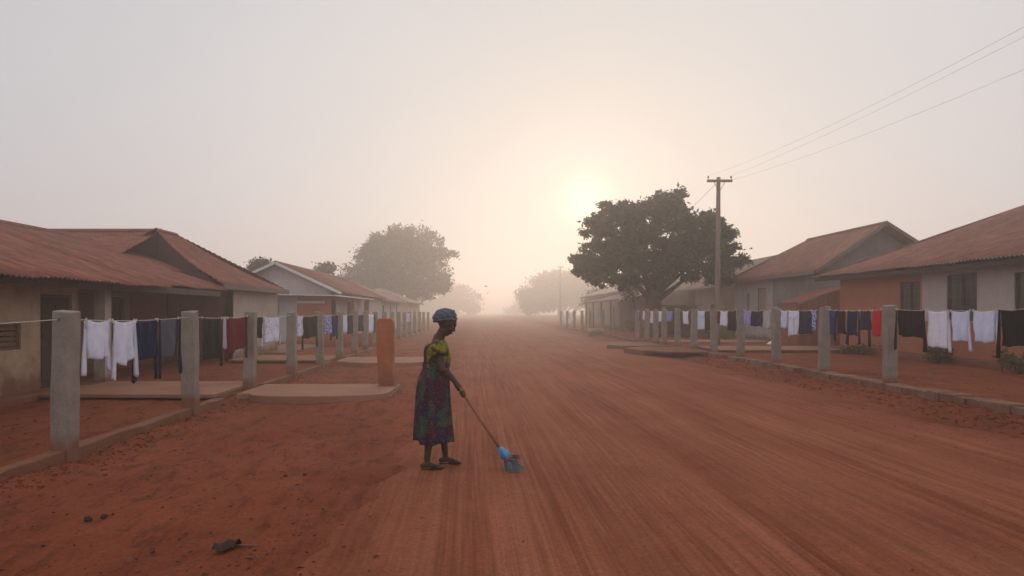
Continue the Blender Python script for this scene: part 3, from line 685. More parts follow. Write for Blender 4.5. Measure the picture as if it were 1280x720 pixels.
# ------------------------------------------------------------------ laundry
def panel(mb,x,s0,s1,t0,t1,z0,h0,h1,amp,seed,nu,nv,side,drape=.02,th=.012,gather=1.0,bow=0):
    """double layer of cloth hung from (s0..s1) at the rope, its hem spans t0..t1, h0/h1 hem drops"""
    r=random.Random(seed); ph=[r.uniform(0,6.28) for _ in range(6)]; k1=r.uniform(1.5,2.6); k2=r.uniform(3.5,6)
    def P_(u,v,l):
        h=h0+(h1-h0)*u+bow*math.sin(math.pi*u)+.012*math.sin(u*9+ph[4])
        y=(s0+(s1-s0)*u)*(1-v)+(t0+(t1-t0)*u)*v+ .012*v*math.sin(u*7+ph[5])
        a=amp*(.25+.75*v)
        off=a*(math.sin(2*math.pi*(k1*u)+ph[0]+v*.8)+.55*math.sin(2*math.pi*k2*u+ph[1]-v*1.2))+.35*amp*math.sin(6*v+ph[2]+3*u)*v
        # diagonal tension folds from the pegs
        off+=.45*amp*math.sin(14*(u-.5*v)+ph[3])*(1-v)*v*2
        z=z0(y if v<.01 else s0+(s1-s0)*u)-drape*math.sin(math.pi*u)*(1-v)-h*v
        e=th*(math.sin(math.pi*u)**.5 if 0<u<1 else 0)*(.35+.65*v)
        return (x+off+l*e+.004*l*(1 if v<.02 else 0),y,z)
    n=len(mb.v)
    for l in (1,-1):
        for i in range(nu+1):
            for j in range(nv+1): mb.v.append(P_(i/nu,j/nv,l))
    m=(nu+1)*(nv+1); idx=lambda l,i,j:n+(0 if l>0 else m)+i*(nv+1)+j
    for i in range(nu):
        for j in range(nv):
            mb.f.append((idx(1,i,j),idx(1,i+1,j),idx(1,i+1,j+1),idx(1,i,j+1)))
            mb.f.append((idx(-1,i,j),idx(-1,i,j+1),idx(-1,i+1,j+1),idx(-1,i+1,j)))
        mb.f.append((idx(1,i,0),idx(-1,i,0),idx(-1,i+1,0),idx(1,i+1,0)))
        mb.f.append((idx(1,i,nv),idx(1,i+1,nv),idx(-1,i+1,nv),idx(-1,i,nv)))
    for j in range(nv):
        mb.f.append((idx(1,0,j),idx(1,0,j+1),idx(-1,0,j+1),idx(-1,0,j)))
        mb.f.append((idx(1,nu,j),idx(-1,nu,j),idx(-1,nu,j+1),idx(1,nu,j+1)))
GN=[0]
def garment(side,px0,px1,yb,ys_,kind,col,label,sl='LR',hem=(0,0),gcol=None,bow=0):
    x=LX if side<0 else RX
    d=lambda px: x*F/(px-VX)
    ya,yb_=sorted((d(px0),d(px1))); ym=(ya+yb_)/2; w=yb_-ya; seed=GN[0]; GN[0]+=1
    zt=lambda yy: sagz(side,yy)+.004
    h=zt(ym)-(CAMZ-(yb-HY)/F*ym); hs=zt(ym)-(CAMZ-((ys_ or yb)-HY)/F*ym)
    near=ym<27; nu,nv=(16,20) if near else (8,8)
    nm={'shirt':'hanging_shirt','trousers':'hanging_trousers','cloth':'hanging_cloth'}[kind]
    t=thing(nm,label,kind,(x,ym,zt(ym)),'laundry on the left fence' if side<0 else 'laundry on the right fence')
    amp=min(.030,w*.07)
    mat=CL[col]; g=CL[gcol or col]
    body=MB()
    if kind=='trousers':
        panel(body,x,ya+.02,yb_-.02,ya+.01,yb_-.01,zt,h*.33,h*.33,amp*.6,seed,nu,6,side,.01)
        body.build('waist',mat,t,True)
        for q,(a,b) in enumerate(((ya+.015,ym-.004),(ym+.004,yb_-.015))):
            m=MB(); zz=lambda yy: zt(ym)-h*.31
            panel(m,x,a,b,a+.03*(1-q)+rnd.uniform(-.01,.01),b-.03*q,zz,h*.69+rnd.uniform(-.03,.03),h*.69,amp*.7,seed+70+q,8,nv,side,0,.016)
            m.build('leg',mat,t,True)
    elif kind=='cloth':
        panel(body,x,ya+.01,yb_-.01,ya+.02,yb_-.03,zt,h+hem[0],h+hem[1],amp*.9,seed,nu,nv,side,.015,bow=bow); body.build('cloth',mat,t,True)
    else:
        ia,ib=(ya+.045 if ys_ else ya+.01),(yb_-.045 if ys_ else yb_-.01)
        panel(body,x,ya+.03,yb_-.03,ia,ib,zt,h+hem[0],h+hem[1],amp,seed,nu,nv,side,.025,bow=bow)
        body.build('body',mat,t,True)
        if ys_:
            sw=min(.10,w*.24)
            for q,c in enumerate('LR'):
                if c not in sl: continue
                # q=0: nearest to the camera
                e0,e1=(ya+.0,ya+sw) if q==0 else (yb_-sw,yb_)
                k=-1 if q==0 else 1; m=MB(); o_=rnd.uniform(.02,.07)*k
                zz=lambda yy: zt(ym)-.008
                panel(m,x+.022*(1 if seed%2 else -1),e0+.03,e1-.03 if e1-e0>.07 else e1,e0+o_+.012,e1+o_-.012,zz,hs+rnd.uniform(-.04,.03),hs+rnd.uniform(-.02,.02),amp*.35,seed+40+q,6,nv,side,0,.014)
                m.build('sleeve',g,t,True)
    if near:
        for a in (ya+.03,yb_-.03):
            m=MB(); z=zt(a); m.box(x-.008,x+.008,a-.006,a+.006,z-.030,z+.022)
            m.build('clothespin',M['peg'],t)
    return t
Lg=lambda *a,**k: garment(-1,*a,**k)
Rg=lambda *a,**k: garment(1,*a,**k)
Lg(106,138,448,466,'shirt','white','smooth white long sleeved shirt, the one next to the nearest left post')
Lg(139,169,444,473,'shirt','white','crumpled white long sleeved shirt drooping beside a navy shirt on the left rope',bow=.12)
Lg(169,196,448,474,'shirt','navy','navy blue long sleeved shirt beside the crumpled white shirt on the left rope')
Lg(196,224,446,469,'shirt','slate','slate grey shirt with navy sleeves before the second left post',gcol='navy')
Lg(252,278,448,458,'shirt','charcoal','plain black shirt hanging just beyond the second left post',sl='R')
Lg(279,283,436,None,'cloth','cream','narrow pale rag between a black and a dark red shirt')
Lg(284,310,437,447,'shirt','maroon','dark red long sleeved shirt before the third left post',hem=(.04,-.03))
Lg(321,329,422,None,'cloth','charcoal','narrow black cloth just beyond the third left post')
Lg(329,351,427,432,'shirt','whitedark','white shirt with grey folds between the third and fourth left posts')
Lg(371.5,379,420,None,'cloth','whitedark','small white printed cloth just beyond the fourth left post')
Lg(379,397,422,434,'shirt','charcoal','black shirt with dangling sleeves before the fifth left post')
Lg(405,414,418,None,'shirt','bluewhite','blue and white printed shirt between the fifth and sixth left posts')
Lg(414,422,420,424,'shirt','navy','dark navy shirt just before the sixth left post')
Lg(428,434,415,None,'cloth','white2','narrow white cloth just beyond the sixth left post')
Lg(434,441,417,None,'cloth','charcoal','black cloth just before the seventh left post')
Lg(446.5,454,414,None,'shirt','navy2','small navy shirt between the seventh and eighth left posts')
Lg(460.5,467,416,None,'cloth','white','white cloth left of the orange pillar top')
Lg(467,471,415,None,'cloth','navy2','dark cloth half hidden by the orange pillar')
Lg(508,511,403,None,'shirt','white2','tiny white shirt farther left of the misty pair past the orange pillar')
Lg(511.5,515,403,None,'shirt','white','tiny white shirt farther right of the misty pair past the orange pillar')
Rg(1120,1158,421,438,'shirt','black','black long sleeved shirt hanging right beside the nearest right post')
Rg(1158,1186,434,437,'shirt','white','white long sleeved shirt between a black shirt and two white ones, nearest right span',sl='L')
Rg(1187,1214,426,436,'shirt','white2','middle white shirt of three in the nearest right span',sl='L')
Rg(1215,1246,428,430,'shirt','white2','last white shirt before the large black garment at the right edge',sl='L')
Rg(1248,1294,433,447,'shirt','black','large black garment cut off by the right edge of the photo',sl='R')
Rg(1036.5,1045,418,None,'trousers','blue','narrow blue trousers just right of the second right post')
Rg(1045,1058,417,425,'shirt','charcoal','charcoal shirt between blue trousers and a navy shirt',sl='R')
Rg(1058,1074,419,430,'shirt','navy','navy long sleeved shirt third from the bright red cloth')
Rg(1074,1089,412,433,'shirt','navy2','navy shirt hanging directly beside the bright red cloth',sl='L')
Rg(1089.5,1102,420,None,'cloth','red','bright red cloth next to the nearest right post')
Rg(1014,1021,413,None,'cloth','bluewhite','pale blue printed cloth just left of the second right post')
Rg(999,1014.5,417,None,'shirt','navy2','dark navy shirt right of two white garments before the second right post')
Rg(986,999,418,None,'trousers','white','white trousers beside the dark navy shirt between second and third right posts')
Rg(975.5,985.5,410,419,'shirt','white2','white shirt with long sleeve just right of the third right post',sl='L')
Rg(955,964,411,None,'shirt','cream','greyish white shirt just left of the third right post')
Rg(939,954.5,408,None,'shirt','navy','dark navy shirt between a lilac and a greyish shirt')
Rg(930,938.5,406,None,'cloth','lilac','lilac printed cloth just right of the fourth right post')
Rg(910,921,413,None,'shirt','charcoal','charcoal shirt just left of the fourth right post')
Rg(900.5,910,407,None,'shirt','white','white shirt with ragged hem between dark red and charcoal cloths')
Rg(896.5,900,404,None,'cloth','maroon','narrow dark red cloth just right of the fifth right post')
Rg(871.5,881,412,None,'trousers','white2','white trousers between the fifth and sixth right posts')
Rg(881.5,888,412,None,'cloth','brown','brown cloth just left of the fifth right post')
Rg(853,861,405,None,'shirt','white','small white shirt just right of the seventh right post')
Rg(861.5,864.5,404,None,'cloth','navy2','narrow navy cloth just left of the sixth right post')
Rg(833,840.5,402,None,'shirt','lightblue','light blue shirt just right of the eighth right post')
Rg(841,845,402,None,'cloth','brown','small brown cloth just left of the seventh right post')
Rg(823,828,402,None,'cloth','white','small white cloth just left of the eighth right post')
Rg(813,819,404,None,'shirt','white2','small white shirt in front of the big tree trunk, left side')
Rg(803.5,808,400,None,'cloth','white','small white cloth left of the big tree trunk')
Rg(795.2,798.3,399,None,'cloth','lightblue','narrow pale blue cloth left of the big tree at the rope bend')
Rg(743.6,748,396,None,'cloth','lightblue','lone small pale cloth left of the pale concrete block')
Rg(714.2,717,396,None,'cloth','white2','rightmost tiny white cloth of the misty right row')
Rg(710.5,713,405,None,'shirt','white','second from the right of the tiny misty white garments')
Rg(706.5,709,405,None,'cloth','white','third from the right of the tiny misty white garments')
Rg(702.5,705,400,None,'cloth','white2','leftmost tiny white cloth of the misty right row')

# ------------------------------------------------------------------ orange pillar
H=thing('gate_pillar','orange painted pillar with rounded top on the end of the driveway slab','pillar',(-1.87,13.55,.13))
prof=[(-.125,.10),(-.135,.30),(-.165,.75),(-.175,1.2),(-.172,1.38),(-.15,1.45),(-.11,1.478),(.11,1.478),(.15,1.45),(.172,1.38),(.175,1.2),(.17,.75),(.165,.30),(.165,.10)]
MB().prism([(-1.87+x,13.44,z) for x,z in prof],(0,.22,0)).build('shaft',M['orange'],H,bevel=.02)
box_part('footing',M['kerbm'],H,-2.03,-1.65,13.40,13.72,.0,.155,bevel=.015)

# ------------------------------------------------------------------ utility poles and wires
def upole(x,y,h,label,lean=0.0):
    t=thing('utility_pole',label,'utility pole',(x,y,.15),'utility poles')
    pts=[(x+lean*k,y,.0+h*k) for k in np.linspace(0,1,9)]
    MB().tube(pts,list(np.linspace(.135,.085,9)),12).build('pole',M['polew'],t,True)
    xt=x+lean
    MB().box(xt-.55,xt+.55,y-.19,y-.10,h-.24,h-.13).build('crossarm',M['polew'],t,bevel=.01)
    for dx in (-.5,.5):
        m=MB(); m.tube([(xt+dx,y-.145,h-.14),(xt+dx,y-.145,h-.06),(xt+dx,y-.145,h-.055),(xt+dx,y-.145,h+.02),(xt+dx,y-.145,h+.03)],[.012,.012,.04,.035,.012],8); m.build('insulator',M['ceramic'],t,True)
    m=MB(); m.tube([(xt+.25,y-.145,h-.22),(xt+.03,y-.1,h-.6)],.012,6); m.tube([(xt-.25,y-.145,h-.22),(xt-.03,y-.1,h-.6)],.012,6); m.build('brace',M['steel'],t)
    return t
upole(10.42,30,7.52,'near timber utility pole with crossarm in front of the brown house',.06)
upole(15.5,132,10.5,'far utility pole poking above the misty right tree')
def wire(a,b,sag,label,r=.0026):
    a=Vector(a);b=Vector(b); n=28
    pts=[a.lerp(b,k/n)-Vector((0,0,sag*4*(k/n)*(1-k/n))) for k in range(n+1)]
    tag(MB().tube(pts,r,5).build('power_wire',M['wire'],loc=tuple(a),smooth=True),label,'wire','overhead wires')
wire((9.98,29.85,7.55),(9.9,-8,8.1),1.0,'uppermost of the three overhead wires at the top right')
wire((10.98,29.85,7.55),(10.9,-8,8.1),.66,'middle of the three overhead wires at the top right')
wire((10.60,29.85,7.25),(10.6,-8,7.0),.83,'lowest of the three overhead wires at the top right')
upole(10.4,-8,8.1,'utility pole behind the camera carrying the overhead wires')
wire((10.45,30.1,7.3),(15.5,131.8,10.3),3.6,'faint wire from the near utility pole into the tree',.007)

# ------------------------------------------------------------------ trees and plants
def sublobes(lobes,seed,scale=1.0):
    r=random.Random(seed); out=[]
    for (cx,cy,cz,rx,ry,rz) in lobes:
        out.append((cx,cy,cz,rx*.5,ry*.5,rz*.45))
        n=int(9+ (rx*rz)**.5*3.2)
        for k in range(n):
            d=Vector((r.gauss(0,1),r.gauss(0,1),r.gauss(.15,1))).normalized(); q=r.uniform(.6,1.12); s=r.uniform(.16,.34)
            m=(rx*rz)**.5*s*scale+.12
            out.append((cx+d.x*rx*q,cy+d.y*ry*q,cz+d.z*rz*q,m*1.25,m*1.25,m*.8))
    return out
def leaves(n_cl,per,lobes,leaf,sig,seed,shell=.55):
    r=np.random.RandomState(seed); vol=np.array([l[3]*l[4]*l[5] for l in lobes])**.72; pr=vol/vol.sum()
    which=r.choice(len(lobes),n_cl,p=pr); lob=np.array(lobes)[which]
    d=r.normal(size=(n_cl,3)); d/=np.linalg.norm(d,axis=1)[:,None]
    rad=(shell+(1-shell)*r.uniform(0,1,(n_cl,1))**.5)*(1+.10*r.normal(size=(n_cl,1)))
    c=lob[:,:3]+d*rad*lob[:,3:6]
    c=np.repeat(c,per,0)+r.normal(size=(n_cl*per,3))*np.repeat(sig*r.uniform(.6,1.4,(n_cl,1)),per,0)*np.array([1,1,.65])
    n=len(c); a=r.normal(size=(n,3)); a/=np.linalg.norm(a,axis=1)[:,None]; b=np.cross(a,r.normal(size=(n,3))); b/=np.linalg.norm(b,axis=1)[:,None]
    L=leaf*r.uniform(.6,1.3,(n,1)); W=L*.42; nn=np.cross(a,b)
    v=np.stack([c-a*L*.5,c+b*W*.5-a*L*.05+nn*L*.08,c+a*L*.5,c-b*W*.5-a*L*.05+nn*L*.08],1).reshape(-1,3)
    f=np.arange(n*4).reshape(-1,4); return v,f
def tree(label,base,trunk_top,r0,lobes,n_cl,per,leaf,sig,seed,group='trees',name='tree',mat='leaf',limbs=True):
    t=thing(name,label,'tree',base,group); r=random.Random(seed); b=Vector(base); tt=Vector(trunk_top)
    m=MB(); n=7; pts=[b.lerp(tt,k/n)+Vector((r.uniform(-1,1)*r0*.25,r.uniform(-1,1)*r0*.25,0)) for k in range(n+1)]; pts[0]=b-Vector((0,0,.3))
    m.tube(pts,[r0*(1.35 if k==0 else 1.12-.35*k/n) for k in range(n+1)],12)
    for (cx,cy,cz,rx,ry,rz) in sorted(lobes,key=lambda q:-q[3]*q[5])[:9]:
        for q in range(2):
            e=Vector((cx+r.uniform(-.6,.6)*rx,cy+r.uniform(-.6,.6)*ry,cz+r.uniform(-.3,.7)*rz)); s=pts[r.choice((-1,-2,-3))]
            mid=s.lerp(e,.45)+Vector((0,0,.06*(e-s).length+r.uniform(-.2,.3)))
            p=[s,s.lerp(mid,.5),mid,mid.lerp(e,.5)+Vector((r.uniform(-.2,.2),0,.1)),e]
            m.tube(p,[r0*.42,r0*.27,r0*.17,r0*.10,r0*.04],7)
    m.build('trunk',M['bark'],t,True)
    v,f=leaves(n_cl,per,sublobes(lobes,seed),leaf,sig,seed,.5)
    npmesh('crown',v-np.array(b),f,M[mat],False,t)
    return t
# big tree, right
bx,by=10.15,40.0
def PL(px,py,rx,rz,dy=0,ry=None):
    D=by+dy; return ((px-VX)*D/F,D,CAMZ+(HY-py)*D/F,rx*D/F,(ry or rx)*D/F,rz*D/F)
lob=[PL(818,292,42,32),PL(772,300,34,30,1),PL(866,300,34,28,-1),PL(745,320,24,18,-.5),PL(900,322,22,18,.5),PL(830,262,32,17,0),PL(785,268,24,17,1),PL(868,278,24,14,-1),PL(800,328,52,18,1.2),PL(862,336,42,14,-1),
     PL(733,338,16,9,0),PL(742,286,11,11,0),PL(838,247,16,7,.5),PL(752,350,16,7,-1),PL(922,328,11,8,0),PL(905,296,13,9,-.5),PL(780,347,22,7,-1.5),PL(895,346,16,8,-1),PL(728,325,12,7,.5),PL(765,262,12,8,0),PL(757,330,18,12,1)]
tree('large dark spreading tree against the sun on the right side of the street',(bx,by,.15),(bx+.15,by,2.9),.52,lob,1080,36,.31,.15,11,'trees along the street')
# slim leaning stem beside it
tree('slim sapling leaning against the left of the big tree',(9.45,40.6,.15),(9.1,40.6,2.6),.07,[(9.0,40.6,3.2,.7,.6,.6)],25,40,.2,.2,12,'trees along the street')
# left misty tree
by=105
lob=[PL(500,330,52,38),PL(470,345,34,24,1),PL(540,335,28,28,-1),PL(505,303,36,22,0),PL(455,352,26,16,1),PL(535,312,24,18,0),PL(485,360,40,14,1),PL(530,362,34,14,-1),PL(485,305,24,18,1),PL(552,350,16,14,0),PL(440,350,14,10,0)]
tree('large misty round tree on the left side of the street',((516-VX)*105/F,105,.1),((512-VX)*105/F,105,5.5),.9,lob,1200,32,.56,.42,13,'trees along the street',mat='leaf2')
# tree beyond left
by=280
lob=[PL(572,375,22,14),PL(562,380,14,9,1),PL(586,385,12,8,-1),PL(540,385,26,10,2)]
tree('faint small tree in the mist just left of the street end',((572-VX)*280/F,280,.1),((572-VX)*280/F,280,2.5),.4,lob,260,30,1.4,1.1,14,'trees along the street',mat='leaf2')
# misty tree right, far
by=210
lob=[PL(700,366,40,20),PL(672,372,22,13,1),PL(725,364,24,15,0),PL(690,352,20,9,0),PL(712,350,16,7,0),PL(665,382,14,10,0)]
tree('faint misty rounded tree left of the tan roofed house',((700-VX)*210/F,210,.15),((700-VX)*210/F,210,5),.8,lob,620,34,1.1,.95,15,'trees along the street',mat='leaf2')
by=380
for k,(px,py,rx,rz,lab) in enumerate(((656,386,22,6,'ghostly low clump right of the street end beneath the misty tree'),)):
    tree(lab,((px-VX)*380/F,380+k*8,.1),((px-VX)*380/F,380+k*8,1.2),.3,[PL(px,py,rx,rz,k*8)],150,24,1.8,1.3,30+k,'trees along the street',mat='leaf2')
# tufts behind left roofs
by=45
tree('small feathery tree top just behind the pale plaster house roof',((323-VX)*45/F,45,.1),((323-VX)*45/F,45,3),.12,[PL(322,338,9,6),PL(328,331,4,4)],60,26,.25,.2,21,'tree tops behind the left roofs',mat='leaf2')
by=62
tree('spiky tree top behind the gabled house roof on the left',((403-VX)*62/F,62,.1),((403-VX)*62/F,62,4),.18,[PL(403,343,11,8),PL(396,339,4,7),PL(409,338,4,7)],110,26,.35,.25,22,'tree tops behind the left roofs',mat='leaf2')
by=90
tree('pale bushy tree peeping over the far right house roofs',((760-VX)*90/F,96,.1),((760-VX)*90/F,96,3),.3,[PL(760,372,30,12,6)],160,26,.5,.4,23,'trees along the street',mat='leaf2')
def shrub(label,x,y,z,r,h,mat,seed,n=34,leaf=.09):
    t=thing('shrub',label,'shrub',(x,y,z),'shrubs in the yards'); rr=random.Random(seed); m=MB()
    for k in range(9):
        a=rr.uniform(0,6.28); e=Vector((x+math.cos(a)*r*rr.uniform(.5,1),y+math.sin(a)*r*rr.uniform(.5,1),z+h*rr.uniform(.6,1.1)))
        s=Vector((x,y,z-.05)); m.tube([s,s.lerp(e,.5)+Vector((0,0,h*.12)),e],[.012,.009,.004],5)
    m.build('stem',M['bark'],t)
    v,f=leaves(n,24,[(x,y,z+h*.6,r,r,h*.5)],leaf,r*.22,seed,.3); npmesh('foliage',v-np.array((x,y,z)),f,M[mat],False,t)
shrub('small dark shrub below the white shirts at the terracotta wall',12.75,19.0,.17,.32,.42,'leafs',41)
shrub('scraggly shrub at the right edge below the large black garment',12.45,15.75,.17,.42,.50,'leafs',42)
shrub('low sprawling shrub at the foot of the terracotta wall corner',12.9,23.2,.17,.55,.22,'leafs',43)
shrub('yellow green bush behind the fourth right post',12.2,33.9,.2,.45,.75,'leafy',44)
shrub('dark bush beside the grey house corner behind the fifth right post',12.6,36.5,.2,.9,.7,'leafs',45,60,.12)
shrub('green bush under the porch left of the big tree',11.0,49.5,.17,.6,.8,'leafy',46,50,.14)
shrub('dark bush beneath the big tree by the trunk',11.6,39,.17,.8,.7,'leafs',47,60,.12)
# small things lying in the yards
o=MB().prism([(12.0,28.3,.26),(12.45,28.2,.62),(12.47,28.2,.58),(12.05,28.3,.22)],(.02,.35,0)).build('board',M['white_metal'],loc=(12.2,28.3,.2)); tag(o,'small white board leaning at a tilt in the right yard','board')
o=MB().ell((-5.15,8.6,.11),(.08,.06,.05),8,6).build('stone',M['plB'],loc=(-5.15,8.6,.1),smooth=True); tag(o,'pale stone in the yard behind the nearest left post','stone')
for k,(px,py,s,lab) in enumerate(((110,656,.032,'larger dark clod of two at the lower left of the dirt'),(130,651,.026,'smaller dark clod of two at the lower left of the dirt'),(381,601,.020,'small dark clod left of the sweeping person'),(357,600,.018,'tiny dark clod on the dirt far left of the person'))):
    D=CAMZ*F/(py-HY); x=(px-VX)*D/F; z=float(ground_h(np.array([x]),np.array([D]))[0])
    m=MB(); m.ell((x,D,z+s*.4),(s,s*.8,s*.7),9,6); m.v=[(a+rnd.uniform(-s,s)*.15,b+rnd.uniform(-s,s)*.15,c+rnd.uniform(-s,s)*.1) for a,b,c in m.v]
    tag(m.build('clod',M['darkstone'],loc=(x,D,z)),lab,'clod','dark clods on the dirt')
# black scrap
D=4.62; x=-1.72; z=float(ground_h(np.array([x]),np.array([D]))[0])
H=thing('broken_scoop','black crumpled scrap with a thin stick on the dirt at the lower left','scrap',(x,D,z))
m=MB(); nx,ny=10,8
P0=[]
for l in (0,1):
    for i in range(nx+1):
        for j in range(ny+1):
            u=i/nx; v=j/ny; w=.045+.035*math.sin(math.pi*min(1,u*1.1)); xx=x-.078+.15*u+.02*v; yy=D-w+2*w*v
            zz=z+.012+.045*math.sin(math.pi*v)*(.4+u*.8)+.008*math.sin(9*u+5*v)+ (.006 if l else 0)
            P0.append((xx,yy,zz))
k=(nx+1)*(ny+1); fs=[]
for i in range(nx):
    for j in range(ny):
        a=i*(ny+1)+j; fs += [(a,a+1,a+ny+2,a+ny+1),(k+a,k+a+ny+1,k+a+ny+2,k+a+1)]
for i in range(nx):
    for j in (0,ny): a=i*(ny+1)+j; fs.append((a,a+ny+1,k+a+ny+1,k+a))
for j in range(ny):
    for i in (0,nx): a=i*(ny+1)+j; fs.append((a,k+a,k+a+1,a+1))
m.add(P0,fs); m.build('scoop',M['darkstone'],H,True)
MB().tube([(x+.03,D,z+.028),(x+.12,D+.005,z+.020),(x+.20,D+.0,z+.022),(x+.27,D+.02,z+.020)],[.008,.006,.005,.003],6).build('stick',M['midwood'],H,True)
# twigs
for k,(px,py,L,a,lab) in enumerate(((232,684,.10,.2,'thin dry twig left of the black scrap'),(318,700,.09,2.2,'bent dry twig below the stick of the black scrap'))):
    D=CAMZ*F/(py-HY); x=(px-VX)*D/F; z=float(ground_h(np.array([x]),np.array([D]))[0])+.008
    c,s=math.cos(a),math.sin(a)
    tag(MB().tube([(x-L*c,D-L*s,z),(x,D+.015,z+.01),(x+L*c,D+L*s,z)],[.002,.004,.002],5).build('twig',M['midwood'],loc=(x,D,z)),lab,'twig')
# birds
for px,py,D,lab in ((607.7,358,60,'tiny distant bird in the haze above the street end'),(939,311,45,'tiny bird flying right of the big tree')):
    x=(px-VX)*D/F; z=CAMZ+(HY-py)*D/F
    t=thing('bird',lab,'bird',(x,D,z),'birds'); m=MB(); m.ell((x,D,z),(.07,.035,.035),10,6); m.tube([(x-.07,D,z),(x-.13,D,z+.005)],[.02,.03],6); m.ell((x+.075,D,z+.015),(.026,.024,.024),8,6)
    m.build('body',M['darkstone'],t,True)
    for s in (-1,1): MB().hexa([(x-.04,D,z+.01),(x+.04,D,z+.01),(x+.0,D+s*.19,z+.075),(x-.05,D+s*.17,z+.075),(x-.04,D,z+.02),(x+.04,D,z+.02),(x+.0,D+s*.19,z+.08),(x-.05,D+s*.17,z+.08)]).build('wing',M['darkstone'],t)
# ------------------------------------------------------------------ the sweeping person
PX,PY=-.46,7.02
pz=float(road_h(np.array([-.45]),np.array([7.0]))[0])
def skinmat():
    m,nt,n,l,b=newmat('deep brown skin'); p=pos(nt)
    l.new(mixc(nt,noise(nt,p,12,3,.6),(.036,.015,.009),(.055,.025,.015)),b.inputs['Base Color']); b.inputs['Roughness'].default_value=.62; b.inputs['Specular IOR Level'].default_value=.3
    b.inputs['Subsurface Weight'].default_value=.05; b.inputs['Subsurface Scale'].default_value=.01
    bump(nt,noise(nt,p,180,2,.5),.15,.001,b); return m
M['skin']=skinmat()
def printmat(name,kind):
    m,nt,n,l,b=newmat(name); p=pos(nt)
    wp=N(nt,'ShaderNodeMapping'); wp.inputs['Scale'].default_value=(1,1,1); l.new(p,wp.inputs[0]); v=wp.outputs[0]
    nz=N(nt,'ShaderNodeTexNoise'); nz.inputs['Scale'].default_value=9; nz.inputs['Detail'].default_value=2; l.new(v,nz.inputs['Vector'])
    vv=N(nt,'ShaderNodeVectorMath',operation='MULTIPLY_ADD'); l.new(nz.outputs['Color'],vv.inputs[0]); vv.inputs[1].default_value=(.09,.09,.09); l.new(v,vv.inputs[2])
    vo=N(nt,'ShaderNodeTexVoronoi'); vo.inputs['Scale'].default_value=10 if kind=='skirt' else 22; l.new(vv.outputs[0],vo.inputs['Vector'])
    ds=vo.outputs['Distance']
    sp=N(nt,'ShaderNodeSeparateColor'); l.new(vo.outputs['Color'],sp.inputs[0])
    rings=mth(nt,'FRACT',mth(nt,'MULTIPLY',ds,5.0 if kind=='skirt' else 3.0))
    if kind=='skirt':
        c=ramp(nt,sp.outputs[0],[(0,(.04,.010,.028)),(.3,(.025,.055,.052)),(.5,(.06,.012,.03)),(.66,(.022,.015,.042)),(.82,(.04,.07,.045)),(.93,(.12,.02,.045))],'CONSTANT')
        c=mixc(nt,ramp(nt,rings,[(.40,0.0),(.5,1.0),(.62,0.0)]),c,(.012,.009,.018))
        c=mixc(nt,ramp(nt,rings,[(.80,0.0),(.87,.7),(.94,0.0)]),c,(.11,.14,.11))
        d=noise(nt,v,38,2,.5); c=mixc(nt,ramp(nt,d,[(.63,0.0),(.66,1.0)]),c,(.13,.035,.045)); c=mixc(nt,ramp(nt,d,[(.34,1.0),(.37,0.0)]),c,(.015,.012,.02))
    elif kind=='blouse':
        c=ramp(nt,sp.outputs[0],[(0,(.16,.14,.015)),(.35,(.07,.10,.015)),(.6,(.22,.18,.02)),(.8,(.035,.03,.012))],'CONSTANT')
        c=mixc(nt,ramp(nt,rings,[(.42,0.0),(.5,1.0),(.7,0.0)]),c,(.035,.04,.015))
        x=zed(nt,p)[0]; c=mixc(nt,ramp(nt,mth(nt,'ADD',mth(nt,'MULTIPLY',x,10),5.85),[(.4,1.0),(.5,0.0)]),c,(.022,.022,.035))
    else:
        w=N(nt,'ShaderNodeTexWave',bands_direction='DIAGONAL'); w.inputs['Scale'].default_value=7; w.inputs['Distortion'].default_value=3; w.inputs['Detail'].default_value=2; l.new(p,w.inputs[0])
        c=ramp(nt,w.outputs['Fac'],[(.0,(.045,.06,.085)),(.45,(.07,.095,.12)),(.6,(.13,.165,.19)),(.8,(.05,.07,.10)),(1,(.10,.125,.15))])
    l.new(c,b.inputs['Base Color']); b.inputs['Roughness'].default_value=.85; b.inputs['Specular IOR Level'].default_value=.12
    bump(nt,noise(nt,p,260,2,.5),.2,.002,b); return m
M['skirt']=printmat('dark printed wax cloth','skirt'); M['blouse']=printmat('yellow green print','blouse'); M['wrap']=printmat('blue grey head cloth','wrap')
M['sandal']=plain('dark rubber sandal',(.02,.014,.012),.9,.1)
M['eye']=plain('eye white',(.30,.26,.23),.5)
person=thing('person','person in blue grey headwrap, yellow green blouse and dark patterned long skirt sweeping','person',(PX,PY,pz))
B=MB(); z=lambda v: v+pz
def cp(a,ra,b,rb): B.cap((a[0],a[1],z(a[2])),ra,(b[0],b[1],z(b[2])),rb)
def el(c,r,rot=None,nu=16,nv=12): B.ell((c[0],c[1],z(c[2])),r,nu,nv,rot)
el((-.475,7.02,.90),(.125,.16,.13)); el((-.55,6.95,.87),(.085,.085,.10)); el((-.55,7.09,.87),(.085,.085,.10))
cp((-.46,7.02,.95),.115,(-.44,7.02,1.10),.108); el((-.44,7.02,1.16),(.112,.158,.14)); el((-.38,6.96,1.15),(.06,.06,.06)); el((-.38,7.08,1.15),(.06,.06,.06))
cp((-.445,6.88,1.255),.058,(-.445,7.16,1.255),.058); cp((-.45,6.95,1.27),.05,(-.43,7.02,1.33),.052); cp((-.45,7.09,1.27),.05,(-.43,7.02,1.33),.052)
cp((-.44,7.02,1.28),.056,(-.375,7.02,1.42),.046)
